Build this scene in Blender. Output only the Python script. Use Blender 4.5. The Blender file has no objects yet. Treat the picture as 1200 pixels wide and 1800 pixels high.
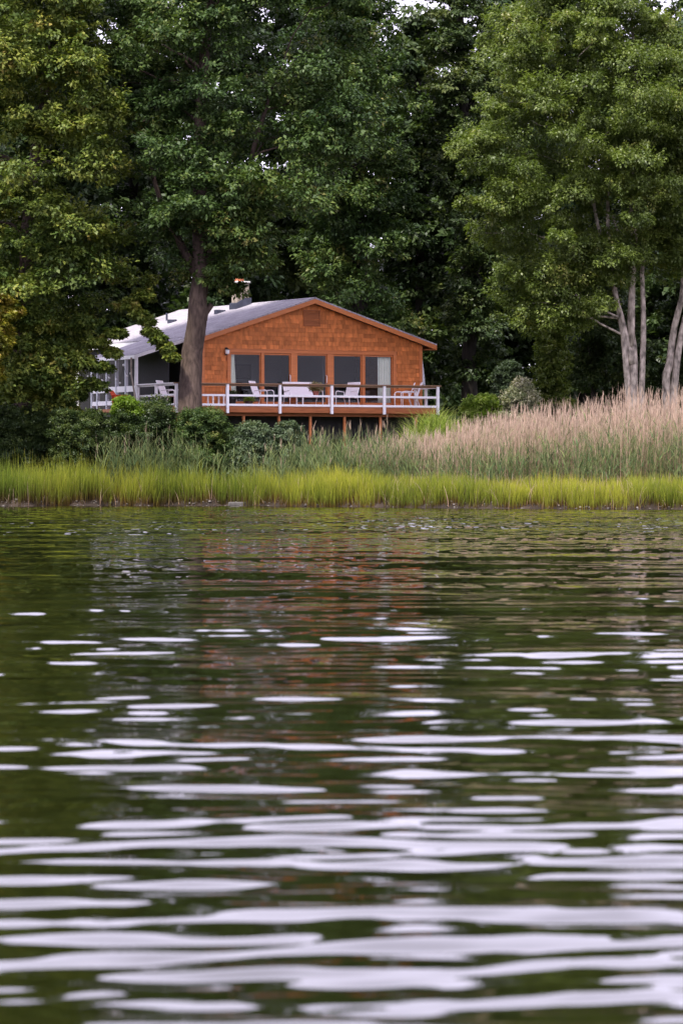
import bpy, math, random
import numpy as np
from mathutils import Vector, Matrix

scene = bpy.context.scene
COL = scene.collection
R = math.radians
F = 6750.0            # focal length expressed in photo pixels (135 mm on a 36 mm tall frame)
HOR, EYE = 840.0, 1.0  # horizon row in the photo, eye height over the water

# ------------------------------------------------------------------ camera
cam_d = bpy.data.cameras.new("camera")
cam = bpy.data.objects.new("camera", cam_d)
COL.objects.link(cam)
cam.location = (0, 0, EYE)
cam.rotation_euler = (R(90), 0, 0)
cam_d.sensor_fit = 'VERTICAL'
cam_d.sensor_height = 36.0
cam_d.sensor_width = 24.0
cam_d.lens = 135.0
cam_d.shift_y = -60.0 / 1800.0
cam_d.clip_start = 0.1
cam_d.clip_end = 3000
cam_d.dof.use_dof = True
cam_d.dof.focus_distance = 143.0
cam_d.dof.aperture_fstop = 8.0
scene.camera = cam

# ------------------------------------------------------------------ world and sun
SUN_EL, SUN_AZ = 58.0, 215.0   # compass-like: 180 = straight behind the camera, above 180 = from the left
w = bpy.data.worlds.new("World")
scene.world = w
w.use_nodes = True
nt = w.node_tree
nt.nodes.clear()
out = nt.nodes.new('ShaderNodeOutputWorld')
bg = nt.nodes.new('ShaderNodeBackground')
sky = nt.nodes.new('ShaderNodeTexSky')
sky.sky_type = 'NISHITA'
sky.sun_disc = False
sky.sun_elevation = R(SUN_EL)
sky.sun_rotation = R(SUN_AZ)
tc = nt.nodes.new('ShaderNodeTexCoord')
mp = nt.nodes.new('ShaderNodeMapping')
mp.inputs['Scale'].default_value = (1.0, 1.0, 3.0)
nz = nt.nodes.new('ShaderNodeTexNoise')
nz.inputs['Scale'].default_value = 2.2
nz.inputs['Detail'].default_value = 5
rp = nt.nodes.new('ShaderNodeValToRGB')
rp.color_ramp.elements[0].position = 0.3
rp.color_ramp.elements[0].color = (12.0, 11.1, 14.4, 1)
rp.color_ramp.elements[1].position = 0.75
rp.color_ramp.elements[1].color = (16.4, 15.2, 19.3, 1)
mx = nt.nodes.new('ShaderNodeMix')
mx.data_type = 'RGBA'
mx.inputs[0].default_value = 0.9          # nearly closed cloud cover
nt.links.new(tc.outputs['Generated'], mp.inputs['Vector'])
nt.links.new(mp.outputs['Vector'], nz.inputs['Vector'])
nt.links.new(nz.outputs['Fac'], rp.inputs['Fac'])
nt.links.new(sky.outputs['Color'], mx.inputs[6])
nt.links.new(rp.outputs['Color'], mx.inputs[7])
nt.links.new(mx.outputs[2], bg.inputs['Color'])
bg.inputs['Strength'].default_value = 0.10
nt.links.new(bg.outputs['Background'], out.inputs['Surface'])

sun_d = bpy.data.lights.new("sun", 'SUN')
sun_d.energy = 5.0
sun_d.angle = R(5)
sun_d.color = (1.0, 0.94, 0.84)
sun = bpy.data.objects.new("sun", sun_d)
COL.objects.link(sun)
az, el = R(SUN_AZ), R(SUN_EL)
sdir = Vector((math.sin(az) * math.cos(el), math.cos(az) * math.cos(el), math.sin(el)))
sun.rotation_euler = sdir.to_track_quat('Z', 'Y').to_euler()
sun.location = sdir * 200

scene.view_settings.view_transform = 'Standard'
scene.view_settings.look = 'None'
scene.view_settings.exposure = 0.62
scene.view_settings.gamma = 1.0
cy = scene.cycles
cy.max_bounces = 6
cy.diffuse_bounces = 3
cy.glossy_bounces = 3
cy.transmission_bounces = 4
cy.transparent_max_bounces = 8
cy.caustics_reflective = False
cy.caustics_refractive = False
cy.sample_clamp_indirect = 6.0
cy.use_denoising = True
cy.denoiser = 'OPENIMAGEDENOISE'
cy.denoising_input_passes = 'RGB_ALBEDO_NORMAL'
cy.denoising_prefilter = 'ACCURATE'

# ------------------------------------------------------------------ helpers
def at(px, py, Y):
    """world point at distance Y that stands where the photo pixel says"""
    return Vector(((px - 600.0) * Y / F, Y, EYE + (HOR - py) * Y / F))

def tag(o, label=None, cat=None, group=None, kind=None):
    if label: o['label'] = label
    if cat: o['category'] = cat
    if group: o['group'] = group
    if kind: o['kind'] = kind
    return o

def empty(name, loc=(0, 0, 0), rz=0.0, label=None, cat=None, group=None):
    o = bpy.data.objects.new(name, None)
    o.empty_display_size = 0.2
    COL.objects.link(o)
    o.location = loc
    o.rotation_euler = (0, 0, rz)
    return tag(o, label, cat, group)

KIDS = {}
def link(name, me, mat, parent=None):
    o = bpy.data.objects.new(name, me)
    COL.objects.link(o)
    for m in (mat if isinstance(mat, (list, tuple)) else [mat]):
        me.materials.append(m)
    if parent is not None:
        o.parent = parent
        KIDS.setdefault(parent.name, []).append(o)
    return o

def copy_tree(o, parent=None):
    c = o.copy()
    COL.objects.link(c)
    if parent is not None:
        c.parent = parent
        KIDS.setdefault(parent.name, []).append(c)
    for ch in KIDS.get(o.name, []):
        copy_tree(ch, c)
    return c

class MB:
    """collects simple shapes into one mesh"""
    def __init__(self):
        self.v, self.f, self.t = [], [], []
    def add(self, vs, fs, tint=0.5):
        b = len(self.v)
        self.v += [tuple(p) for p in vs]
        self.f += [tuple(i + b for i in f) for f in fs]
        self.t += [tint] * len(fs)
        return self
    def box(self, x0, x1, y0, y1, z0, z1, tint=0.5, M=None):
        vs = [Vector(p) for p in ((x0, y0, z0), (x1, y0, z0), (x1, y1, z0), (x0, y1, z0),
                                  (x0, y0, z1), (x1, y0, z1), (x1, y1, z1), (x0, y1, z1))]
        if M is not None: vs = [M @ p for p in vs]
        return self.add(vs, [(0, 3, 2, 1), (4, 5, 6, 7), (0, 1, 5, 4), (1, 2, 6, 5), (2, 3, 7, 6), (3, 0, 4, 7)], tint)
    def prism(self, poly, axis_vec, tint=0.5):
        n = len(poly)
        a = [Vector(p) for p in poly]
        b = [p + Vector(axis_vec) for p in a]
        fs = [tuple(range(n))[::-1], tuple(range(n, 2 * n))]
        fs += [(i, (i + 1) % n, n + (i + 1) % n, n + i) for i in range(n)]
        return self.add(a + b, fs, tint)
    def tube(self, pts, rad, n=8, cap=True, tint=0.5):
        pts = [Vector(p) for p in pts]
        if not isinstance(rad, (list, tuple)): rad = [rad] * len(pts)
        vs, fs = [], []
        prev = None
        for i, p in enumerate(pts):
            d = (pts[min(i + 1, len(pts) - 1)] - pts[max(i - 1, 0)]).normalized()
            if prev is None:
                a = d.orthogonal().normalized()
            else:
                a = (prev - d * prev.dot(d)).normalized()
            prev = a
            b = d.cross(a)
            for k in range(n):
                an = 2 * math.pi * k / n
                vs.append(p + (a * math.cos(an) + b * math.sin(an)) * rad[i])
        for i in range(len(pts) - 1):
            for k in range(n):
                k2 = (k + 1) % n
                fs.append((i * n + k, i * n + k2, (i + 1) * n + k2, (i + 1) * n + k))
        if cap:
            fs.append(tuple(range(n))[::-1])
            fs.append(tuple((len(pts) - 1) * n + k for k in range(n)))
        return self.add(vs, fs, tint)
    def lathe(self, c, prof, n=16, tint=0.5):
        vs, fs = [], []
        for (r, z) in prof:
            for k in range(n):
                an = 2 * math.pi * k / n
                vs.append((c[0] + r * math.cos(an), c[1] + r * math.sin(an), c[2] + z))
        for i in range(len(prof) - 1):
            for k in range(n):
                k2 = (k + 1) % n
                fs.append((i * n + k, i * n + k2, (i + 1) * n + k2, (i + 1) * n + k))
        fs.append(tuple(range(n))[::-1])
        fs.append(tuple((len(prof) - 1) * n + k for k in range(n)))
        return self.add(vs, fs, tint)
    def build(self, name, mat, parent=None, smooth=False, bevel=0.0):
        me = bpy.data.meshes.new(name)
        me.from_pydata(self.v, [], self.f)
        at_ = me.attributes.new('tint', 'FLOAT', 'FACE')
        at_.data.foreach_set('value', np.array(self.t, dtype=np.float32))
        if smooth:
            me.polygons.foreach_set('use_smooth', np.ones(len(me.polygons), dtype=bool))
        me.update()
        o = link(name, me, mat, parent)
        if bevel > 0:
            bm = o.modifiers.new('bevel', 'BEVEL')
            bm.width = bevel
            bm.segments = 2
            bm.limit_method = 'ANGLE'
        return o

def np_mesh(name, V, Q, mat, parent=None, tint=None, hgt=None, midx=None, smooth=False):
    """big quad mesh from numpy arrays; tint per face, hgt per vertex"""
    V = np.ascontiguousarray(V, dtype=np.float32)
    Q = np.ascontiguousarray(Q, dtype=np.int32)
    me = bpy.data.meshes.new(name)
    me.vertices.add(len(V))
    me.vertices.foreach_set('co', V.ravel())
    me.loops.add(Q.size)
    me.loops.foreach_set('vertex_index', Q.ravel())
    me.polygons.add(len(Q))
    me.polygons.foreach_set('loop_start', np.arange(0, Q.size, 4, dtype=np.int32))
    if tint is not None:
        me.attributes.new('tint', 'FLOAT', 'FACE').data.foreach_set('value', np.asarray(tint, dtype=np.float32))
    if hgt is not None:
        me.attributes.new('hgt', 'FLOAT', 'POINT').data.foreach_set('value', np.asarray(hgt, dtype=np.float32))
    if smooth:
        me.polygons.foreach_set('use_smooth', np.ones(len(Q), dtype=bool))
    me.update(calc_edges=True)
    o = link(name, me, mat, parent)
    if midx is not None:
        me.polygons.foreach_set('material_index', np.asarray(midx, dtype=np.int32))
    return o

def unit(a):
    return a / np.maximum(np.linalg.norm(a, axis=-1, keepdims=True), 1e-9)

# ------------------------------------------------------------------ materials
def new_mat(name):
    m = bpy.data.materials.new(name)
    m.use_nodes = True
    n = m.node_tree
    n.nodes.clear()
    o = n.nodes.new('ShaderNodeOutputMaterial')
    return m, n, o

def ramp(n, stops):
    r = n.nodes.new('ShaderNodeValToRGB')
    e = r.color_ramp.elements
    while len(e) < len(stops): e.new(0.5)
    for el_, (p, c) in zip(e, stops):
        el_.position = p
        el_.color = (c[0], c[1], c[2], 1)
    return r

def plain(name, col, rough=0.6, var=0.12, scale=6.0, bump=0.0, spec=0.4, metal=0.0, stretch=(1, 1, 1), tint=0.0):
    m, n, o = new_mat(name)
    p = n.nodes.new('ShaderNodeBsdfPrincipled')
    p.inputs['Roughness'].default_value = rough
    p.inputs['Specular IOR Level'].default_value = spec
    p.inputs['Metallic'].default_value = metal
    tcn = n.nodes.new('ShaderNodeTexCoord')
    mpn = n.nodes.new('ShaderNodeMapping')
    mpn.inputs['Scale'].default_value = stretch
    no = n.nodes.new('ShaderNodeTexNoise')
    no.inputs['Scale'].default_value = scale
    no.inputs['Detail'].default_value = 6
    n.links.new(tcn.outputs['Object'], mpn.inputs['Vector'])
    n.links.new(mpn.outputs['Vector'], no.inputs['Vector'])
    lo = [c * (1 - var) for c in col]
    hi = [min(c * (1 + var), 0.95) for c in col]
    r = ramp(n, [(0.3, lo), (0.7, hi)])
    n.links.new(no.outputs['Fac'], r.inputs['Fac'])
    src = r.outputs['Color']
    if tint > 0:
        a = n.nodes.new('ShaderNodeAttribute')
        a.attribute_name = 'tint'
        mr = n.nodes.new('ShaderNodeMapRange')
        mr.inputs['To Min'].default_value = 1 - tint
        mr.inputs['To Max'].default_value = 1 + tint
        n.links.new(a.outputs['Fac'], mr.inputs['Value'])
        vm = n.nodes.new('ShaderNodeVectorMath')
        vm.operation = 'SCALE'
        n.links.new(src, vm.inputs[0])
        n.links.new(mr.outputs['Result'], vm.inputs['Scale'])
        src = vm.outputs['Vector']
    n.links.new(src, p.inputs['Base Color'])
    if bump > 0:
        b = n.nodes.new('ShaderNodeBump')
        b.inputs['Strength'].default_value = 1.0
        b.inputs['Distance'].default_value = bump
        n.links.new(no.outputs['Fac'], b.inputs['Height'])
        n.links.new(b.outputs['Normal'], p.inputs['Normal'])
    n.links.new(p.outputs['BSDF'], o.inputs['Surface'])
    return m

def leaf_mat(name, stops, trans=0.35, rough=0.45, spec=0.35, attr='tint'):
    """leaf colours picked per leaf by the tint attribute; partly translucent"""
    m, n, o = new_mat(name)
    a = n.nodes.new('ShaderNodeAttribute')
    a.attribute_name = attr
    r = ramp(n, stops)
    n.links.new(a.outputs['Fac'], r.inputs['Fac'])
    p = n.nodes.new('ShaderNodeBsdfPrincipled')
    p.inputs['Roughness'].default_value = rough
    p.inputs['Specular IOR Level'].default_value = spec
    n.links.new(r.outputs['Color'], p.inputs['Base Color'])
    t = n.nodes.new('ShaderNodeBsdfTranslucent')
    g = n.nodes.new('ShaderNodeMix')
    g.data_type = 'RGBA'
    g.blend_type = 'MULTIPLY'
    g.inputs[0].default_value = 1.0
    g.inputs[7].default_value = (1.15, 1.25, 0.6, 1)
    n.links.new(r.outputs['Color'], g.inputs[6])
    n.links.new(g.outputs[2], t.inputs['Color'])
    mxs = n.nodes.new('ShaderNodeMixShader')
    mxs.inputs['Fac'].default_value = trans
    n.links.new(p.outputs['BSDF'], mxs.inputs[1])
    n.links.new(t.outputs['BSDF'], mxs.inputs[2])
    n.links.new(mxs.outputs['Shader'], o.inputs['Surface'])
    return m

M = {}
M['shingle'] = plain('cedar shingle', (0.53, 0.170, 0.048), 0.65, 0.22, 9, 0.004, 0.25, stretch=(1, 1, 0.35), tint=0.34)
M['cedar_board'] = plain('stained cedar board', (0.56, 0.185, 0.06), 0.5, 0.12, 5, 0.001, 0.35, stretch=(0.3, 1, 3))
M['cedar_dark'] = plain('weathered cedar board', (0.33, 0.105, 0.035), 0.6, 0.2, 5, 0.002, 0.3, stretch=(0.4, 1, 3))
M['rail_wood'] = plain('brown handrail wood', (0.27, 0.155, 0.09), 0.55, 0.15, 8, 0.001, 0.3, stretch=(0.3, 2, 2))
M['white_paint'] = plain('white painted wood', (0.86, 0.84, 0.87), 0.5, 0.05, 7, 0.001, 0.35)
M['grey_paint'] = plain('pale grey painted wood', (0.55, 0.56, 0.62), 0.5, 0.08, 7, 0.001, 0.35)
M['dark_siding'] = plain('dark stained siding', (0.018, 0.017, 0.020), 0.7, 0.25, 6, 0.003, 0.3, stretch=(1, 1, 4))
M['screen'] = plain('dark porch screen', (0.02, 0.02, 0.025), 0.7, 0.2, 12)
M['concrete'] = plain('foundation block', (0.06, 0.058, 0.06), 0.85, 0.25, 4, 0.004)
M['deck_board'] = plain('deck board', (0.40, 0.17, 0.08), 0.6, 0.2, 5, 0.002, 0.3, stretch=(0.4, 4, 1))
M['room_wall'] = plain('interior wall', (0.13, 0.135, 0.145), 0.8, 0.05, 2)
M['room_floor'] = plain('interior floor', (0.18, 0.11, 0.07), 0.4, 0.15, 5)
M['curtain'] = plain('curtain cloth', (0.86, 0.86, 0.72), 0.9, 0.05, 10, 0.0, 0.1)
M['metal_white'] = plain('white powder coated tube', (0.88, 0.85, 0.87), 0.35, 0.03, 8, 0.0, 0.5)
M['sling'] = plain('white woven sling', (0.88, 0.82, 0.85), 0.8, 0.05, 40, 0.001, 0.2)
M['terracotta'] = plain('terracotta', (0.38, 0.12, 0.09), 0.7, 0.15, 14, 0.002)
M['black_pot'] = plain('black glazed pot', (0.015, 0.016, 0.018), 0.3, 0.2, 10)
M['brown_pot'] = plain('dark brown pot', (0.05, 0.02, 0.02), 0.5, 0.2, 10)
M['red_plastic'] = plain('orange red plastic', (0.72, 0.09, 0.03), 0.4, 0.06, 5)
M['blue_plastic'] = plain('pale blue plastic', (0.32, 0.47, 0.66), 0.4, 0.06, 5)
M['lamp_glass'] = plain('white lamp glass', (0.85, 0.83, 0.85), 0.2, 0.03, 5)
M['black_metal'] = plain('black metal', (0.02, 0.02, 0.022), 0.4, 0.2, 8, metal=0.6)
M['chimney_block'] = plain('tan chimney block', (0.33, 0.275, 0.23), 0.85, 0.22, 5, 0.006)
M['flashing'] = plain('dark lead flashing', (0.07, 0.075, 0.11), 0.45, 0.2, 5, metal=0.3)
M['flue'] = plain('red clay flue', (0.50, 0.16, 0.08), 0.7, 0.15, 9)
M['cloth_white'] = plain('white cloth', (0.72, 0.72, 0.78), 0.9, 0.05, 6, 0.0, 0.1)
M['bark_oak'] = plain('oak bark', (0.080, 0.057, 0.047), 0.9, 0.45, 5, 0.03, 0.2, stretch=(2.2, 2.2, 0.5))
M['bark_dark'] = plain('dark bark', (0.035, 0.030, 0.027), 0.9, 0.4, 5, 0.02, 0.2, stretch=(2, 2, 0.5))
M['bark_pale'] = plain('pale grey bark', (0.33, 0.285, 0.235), 0.85, 0.75, 4.5, 0.03, 0.2, stretch=(1.5, 1.5, .7))
M['stone'] = plain('grey stone', (0.085, 0.078, 0.072), 0.85, 0.3, 6, 0.01)

# grey roof shingles: courses follow the roof slope, with streaks and patches of wear
def roof_mat():
    m, n, o = new_mat('grey asphalt shingle')
    p = n.nodes.new('ShaderNodeBsdfPrincipled')
    p.inputs['Roughness'].default_value = 0.8
    p.inputs['Specular IOR Level'].default_value = 0.25
    tcn = n.nodes.new('ShaderNodeTexCoord')
    mpn = n.nodes.new('ShaderNodeMapping')
    mpn.inputs['Rotation'].default_value = (0, 0, R(90))
    br = n.nodes.new('ShaderNodeTexBrick')
    br.inputs['Color1'].default_value = (0.482, 0.456, 0.503, 1)
    br.inputs['Color2'].default_value = (0.404, 0.383, 0.430, 1)
    br.inputs['Mortar'].default_value = (0.30, 0.28, 0.32, 1)
    br.inputs['Scale'].default_value = 1.0
    br.inputs['Mortar Size'].default_value = 0.016
    br.inputs['Brick Width'].default_value = 0.30
    br.inputs['Row Height'].default_value = 0.2
    no = n.nodes.new('ShaderNodeTexNoise')
    no.inputs['Scale'].default_value = 2.3
    no.inputs['Detail'].default_value = 9
    no.inputs['Roughness'].default_value = 0.65
    r = ramp(n, [(0.3, (0.66, 0.66, 0.67)), (0.7, (1.06, 1.05, 1.06))])
    mxx = n.nodes.new('ShaderNodeMix')
    mxx.data_type = 'RGBA'
    mxx.blend_type = 'MULTIPLY'
    mxx.inputs[0].default_value = 1
    b = n.nodes.new('ShaderNodeBump')
    b.inputs['Distance'].default_value = 0.008
    n.links.new(tcn.outputs['Object'], mpn.inputs['Vector'])
    n.links.new(mpn.outputs['Vector'], br.inputs['Vector'])
    n.links.new(tcn.outputs['Object'], no.inputs['Vector'])
    n.links.new(no.outputs['Fac'], r.inputs['Fac'])
    n.links.new(br.outputs['Color'], mxx.inputs[6])
    n.links.new(r.outputs['Color'], mxx.inputs[7])
    n.links.new(mxx.outputs[2], p.inputs['Base Color'])
    n.links.new(br.outputs['Fac'], b.inputs['Height'])
    b.invert = True
    n.links.new(b.outputs['Normal'], p.inputs['Normal'])
    n.links.new(p.outputs['BSDF'], o.inputs['Surface'])
    return m
M['roof'] = roof_mat()

def glass_mat():
    m, n, o = new_mat('window glass')
    fr = n.nodes.new('ShaderNodeFresnel')
    fr.inputs['IOR'].default_value = 1.26
    tr = n.nodes.new('ShaderNodeBsdfTransparent')
    tr.inputs['Color'].default_value = (0.93, 0.95, 0.96, 1)
    gl = n.nodes.new('ShaderNodeBsdfGlossy')
    gl.inputs['Roughness'].default_value = 0.01
    mxs = n.nodes.new('ShaderNodeMixShader')
    n.links.new(fr.outputs['Fac'], mxs.inputs['Fac'])
    n.links.new(tr.outputs['BSDF'], mxs.inputs[1])
    n.links.new(gl.outputs['BSDF'], mxs.inputs[2])
    n.links.new(mxs.outputs['Shader'], o.inputs['Surface'])
    return m
M['glass'] = glass_mat()

def ground_mat():
    m, n, o = new_mat('bank soil and turf')
    p = n.nodes.new('ShaderNodeBsdfPrincipled')
    p.inputs['Roughness'].default_value = 0.9
    p.inputs['Specular IOR Level'].default_value = 0.2
    g = n.nodes.new('ShaderNodeNewGeometry')
    sx = n.nodes.new('ShaderNodeSeparateXYZ')
    n.links.new(g.outputs['Position'], sx.inputs['Vector'])
    no = n.nodes.new('ShaderNodeTexNoise')
    no.inputs['Scale'].default_value = 1.6
    no.inputs['Detail'].default_value = 8
    n.links.new(g.outputs['Position'], no.inputs['Vector'])
    mud = ramp(n, [(0.35, (0.014, 0.010, 0.007)), (0.75, (0.050, 0.036, 0.027))])
    turf = ramp(n, [(0.35, (0.03, 0.05, 0.012)), (0.7, (0.07, 0.10, 0.02))])
    n.links.new(no.outputs['Fac'], mud.inputs['Fac'])
    n.links.new(no.outputs['Fac'], turf.inputs['Fac'])
    mr = n.nodes.new('ShaderNodeMapRange')
    mr.inputs['From Min'].default_value = 0.45
    mr.inputs['From Max'].default_value = 1.2
    n.links.new(sx.outputs['Z'], mr.inputs['Value'])
    mxx = n.nodes.new('ShaderNodeMix')
    mxx.data_type = 'RGBA'
    n.links.new(mr.outputs['Result'], mxx.inputs[0])
    n.links.new(mud.outputs['Color'], mxx.inputs[6])
    n.links.new(turf.outputs['Color'], mxx.inputs[7])
    n.links.new(mxx.outputs[2], p.inputs['Base Color'])
    b = n.nodes.new('ShaderNodeBump')
    b.inputs['Distance'].default_value = 0.06
    n.links.new(no.outputs['Fac'], b.inputs['Height'])
    n.links.new(b.outputs['Normal'], p.inputs['Normal'])
    n.links.new(p.outputs['BSDF'], o.inputs['Surface'])
    return m
M['ground'] = ground_mat()

def water_mat():
    """still pond water; fine wind ripples are added to the modelled waves as slopes"""
    m, n, o = new_mat('pond water')
    p = n.nodes.new('ShaderNodeBsdfPrincipled')
    p.inputs['Base Color'].default_value = (0.0065, 0.0078, 0.0013, 1)
    p.inputs['Roughness'].default_value = 0.025
    p.inputs['IOR'].default_value = 1.333
    g = n.nodes.new('ShaderNodeNewGeometry')
    def vmath(op, a, b=None, scale=None):
        v = n.nodes.new('ShaderNodeVectorMath')
        v.operation = op
        if isinstance(a, tuple): v.inputs[0].default_value = a
        else: n.links.new(a, v.inputs[0])
        if b is not None:
            if isinstance(b, tuple): v.inputs[1].default_value = b
            else: n.links.new(b, v.inputs[1])
        if scale is not None:
            if isinstance(scale, float): v.inputs['Scale'].default_value = scale
            else: n.links.new(scale, v.inputs['Scale'])
        return v.outputs[0]
    def fmath(op, a, b=None):
        v = n.nodes.new('ShaderNodeMath')
        v.operation = op
        for i, x in enumerate((a, b)):
            if x is None: continue
            if isinstance(x, (int, float)): v.inputs[i].default_value = x
            else: n.links.new(x, v.inputs[i])
        return v.outputs[0]
    pos = g.outputs['Position']
    def noise(vec, scale, detail):
        t = n.nodes.new('ShaderNodeTexNoise')
        t.inputs['Scale'].default_value = scale
        t.inputs['Detail'].default_value = detail
        n.links.new(vec, t.inputs['Vector'])
        return t.outputs['Fac']
    st = vmath('MULTIPLY', pos, (1.35, 0.24, 1.0))
    eps = 0.02
    sc = 3.2
    n0 = noise(st, sc, 1.0)
    nx = noise(vmath('ADD', st, (eps, 0, 0)), sc, 1.0)
    ny = noise(vmath('ADD', st, (0, eps, 0)), sc, 1.0)
    # where the breeze touches the water: a band in front of the bank, ragged at its edges
    sx = n.nodes.new('ShaderNodeSeparateXYZ')
    n.links.new(pos, sx.inputs['Vector'])
    rag = noise(vmath('MULTIPLY', pos, (0.12, 0.10, 0)), 1.0, 3.0)
    ymod = fmath('ADD', sx.outputs['Y'], fmath('MULTIPLY', fmath('SUBTRACT', rag, 0.5), 34.0))
    cr = n.nodes.new('ShaderNodeValToRGB')
    mrr = n.nodes.new('ShaderNodeMapRange')
    mrr.inputs['From Min'].default_value = 0
    mrr.inputs['From Max'].default_value = 140
    n.links.new(ymod, mrr.inputs['Value'])
    n.links.new(mrr.outputs['Result'], cr.inputs['Fac'])
    e = cr.color_ramp.elements
    stops = [(0.0, 0.05), (0.3, 0.06), (0.47, 0.14), (0.54, 0.62), (0.68, 0.60), (0.78, 0.25), (1.0, 0.2)]
    while len(e) < len(stops): e.new(0.5)
    for el_, (ps, c) in zip(e, stops):
        el_.position = ps
        el_.color = (c, c, c, 1)
    amp = fmath('MULTIPLY', cr.outputs['Color'], 0.125)
    kx = fmath('MULTIPLY', fmath('DIVIDE', fmath('SUBTRACT', n0, nx), eps), amp)
    ky = fmath('MULTIPLY', fmath('DIVIDE', fmath('SUBTRACT', n0, ny), eps), amp)
    cb = n.nodes.new('ShaderNodeCombineXYZ')
    n.links.new(fmath('MULTIPLY', kx, 0.5), cb.inputs['X'])
    n.links.new(ky, cb.inputs['Y'])
    nn = vmath('NORMALIZE', vmath('ADD', g.outputs['Normal'], cb.outputs['Vector']))
    n.links.new(nn, p.inputs['Normal'])
    n.links.new(p.outputs['BSDF'], o.inputs['Surface'])
    return m
M['water'] = water_mat()

# foliage palettes (base colours; light and shade come from the sky and sun)
M['leaf_oak'] = leaf_mat('oak leaves', [(0.0, (0.028, 0.056, 0.018)), (0.5, (0.060, 0.102, 0.026)), (0.85, (0.105, 0.145, 0.032)), (1.0, (0.17, 0.16, 0.05))], 0.22, 0.5, 0.25)
M['leaf_left'] = leaf_mat('light green oak leaves', [(0.0, (0.050, 0.085, 0.018)), (0.45, (0.125, 0.165, 0.030)), (0.8, (0.22, 0.235, 0.040)), (1.0, (0.28, 0.22, 0.06))], 0.25, 0.5, 0.25)  # lighter, yellower palette for the left oak
M['leaf_dark'] = leaf_mat('dark leaves', [(0.0, (0.030, 0.054, 0.022)), (0.6, (0.060, 0.092, 0.030)), (1.0, (0.10, 0.125, 0.032))], 0.28, 0.45, 0.35)
M['leaf_olive'] = leaf_mat('olive leaves', [(0.0, (0.066, 0.100, 0.024)), (0.5, (0.122, 0.165, 0.036)), (0.85, (0.175, 0.22, 0.045)), (1.0, (0.24, 0.24, 0.07))], 0.4, 0.42, 0.4)
M['leaf_yellow'] = leaf_mat('yellowing leaves', [(0.0, (0.12, 0.14, 0.02)), (0.5, (0.27, 0.25, 0.03)), (1.0, (0.34, 0.24, 0.05))], 0.4)
M['leaf_shrub'] = leaf_mat('shrub leaves', [(0.0, (0.020, 0.038, 0.012)), (0.6, (0.042, 0.070, 0.020)), (1.0, (0.09, 0.12, 0.028))], 0.25)
M['leaf_blue'] = leaf_mat('blue green leaves', [(0.0, (0.05, 0.075, 0.040)), (0.6, (0.085, 0.125, 0.062)), (1.0, (0.15, 0.17, 0.08))], 0.25)
M['leaf_bright'] = leaf_mat('bright green leaves', [(0.0, (0.10, 0.17, 0.02)), (0.6, (0.20, 0.30, 0.035)), (1.0, (0.34, 0.42, 0.10))], 0.4)
M['leaf_pale'] = leaf_mat('pale flowered leaves', [(0.0, (0.10, 0.13, 0.06)), (0.5, (0.25, 0.26, 0.16)), (1.0, (0.6, 0.55, 0.45))], 0.3)
M['petal'] = leaf_mat('flower petals', [(0.0, (0.35, 0.16, 0.10)), (0.5, (0.30, 0.28, 0.10)), (1.0, (0.5, 0.42, 0.3))], 0.3)
def blade_mat(name, stops_h, lo, hi, trans=0.35):
    """plant colour along its own height (dead base, green blade, ripe tip), varied per blade"""
    m, n, o = new_mat(name)
    a = n.nodes.new('ShaderNodeAttribute'); a.attribute_name = 'hgt'
    b = n.nodes.new('ShaderNodeAttribute'); b.attribute_name = 'tint'
    r = ramp(n, stops_h)
    n.links.new(a.outputs['Fac'], r.inputs['Fac'])
    r2 = ramp(n, [(0, lo), (1, hi)])
    n.links.new(b.outputs['Fac'], r2.inputs['Fac'])
    mxx = n.nodes.new('ShaderNodeMix'); mxx.data_type = 'RGBA'; mxx.blend_type = 'MULTIPLY'
    mxx.inputs[0].default_value = 1
    n.links.new(r.outputs['Color'], mxx.inputs[6])
    n.links.new(r2.outputs['Color'], mxx.inputs[7])
    d = n.nodes.new('ShaderNodeBsdfDiffuse')
    t = n.nodes.new('ShaderNodeBsdfTranslucent')
    n.links.new(mxx.outputs[2], d.inputs['Color'])
    n.links.new(mxx.outputs[2], t.inputs['Color'])
    ms = n.nodes.new('ShaderNodeMixShader'); ms.inputs['Fac'].default_value = trans
    n.links.new(d.outputs['BSDF'], ms.inputs[1]); n.links.new(t.outputs['BSDF'], ms.inputs[2])
    n.links.new(ms.outputs['Shader'], o.inputs['Surface'])
    return m
M['marsh'] = blade_mat('marsh grass blades', [(0.0, (0.10, 0.055, 0.035)), (0.2, (0.15, 0.11, 0.03)), (0.45, (0.19, 0.225, 0.038)), (0.85, (0.335, 0.375, 0.045)), (1.0, (0.40, 0.37, 0.10))], (0.48, 0.60, 0.62), (1.22, 1.12, 0.95), 0.4)
M['reed_stem'] = blade_mat('reed stems', [(0.0, (0.27, 0.175, 0.115)), (0.5, (0.40, 0.29, 0.21)), (1.0, (0.54, 0.39, 0.31))], (0.6, 0.62, 0.6), (1.15, 1.1, 1.1), 0.25)
M['green_stem'] = blade_mat('green reed stems', [(0.0, (0.16, 0.15, 0.07)), (0.6, (0.14, 0.18, 0.075)), (1.0, (0.24, 0.25, 0.13))], (0.6, 0.65, 0.6), (1.2, 1.1, 1.1), 0.3)
M['reed_leaf'] = blade_mat('reed leaves', [(0.0, (0.12, 0.185, 0.085)), (1.0, (0.22, 0.285, 0.14))], (0.6, 0.7, 0.7), (1.4, 1.15, 0.9), 0.35)
M['reed_plume'] = blade_mat('reed plumes', [(0.0, (0.42, 0.325, 0.245)), (1.0, (0.56, 0.445, 0.35))], (0.7, 0.68, 0.66), (1.15, 1.1, 1.1), 0.35)
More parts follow.
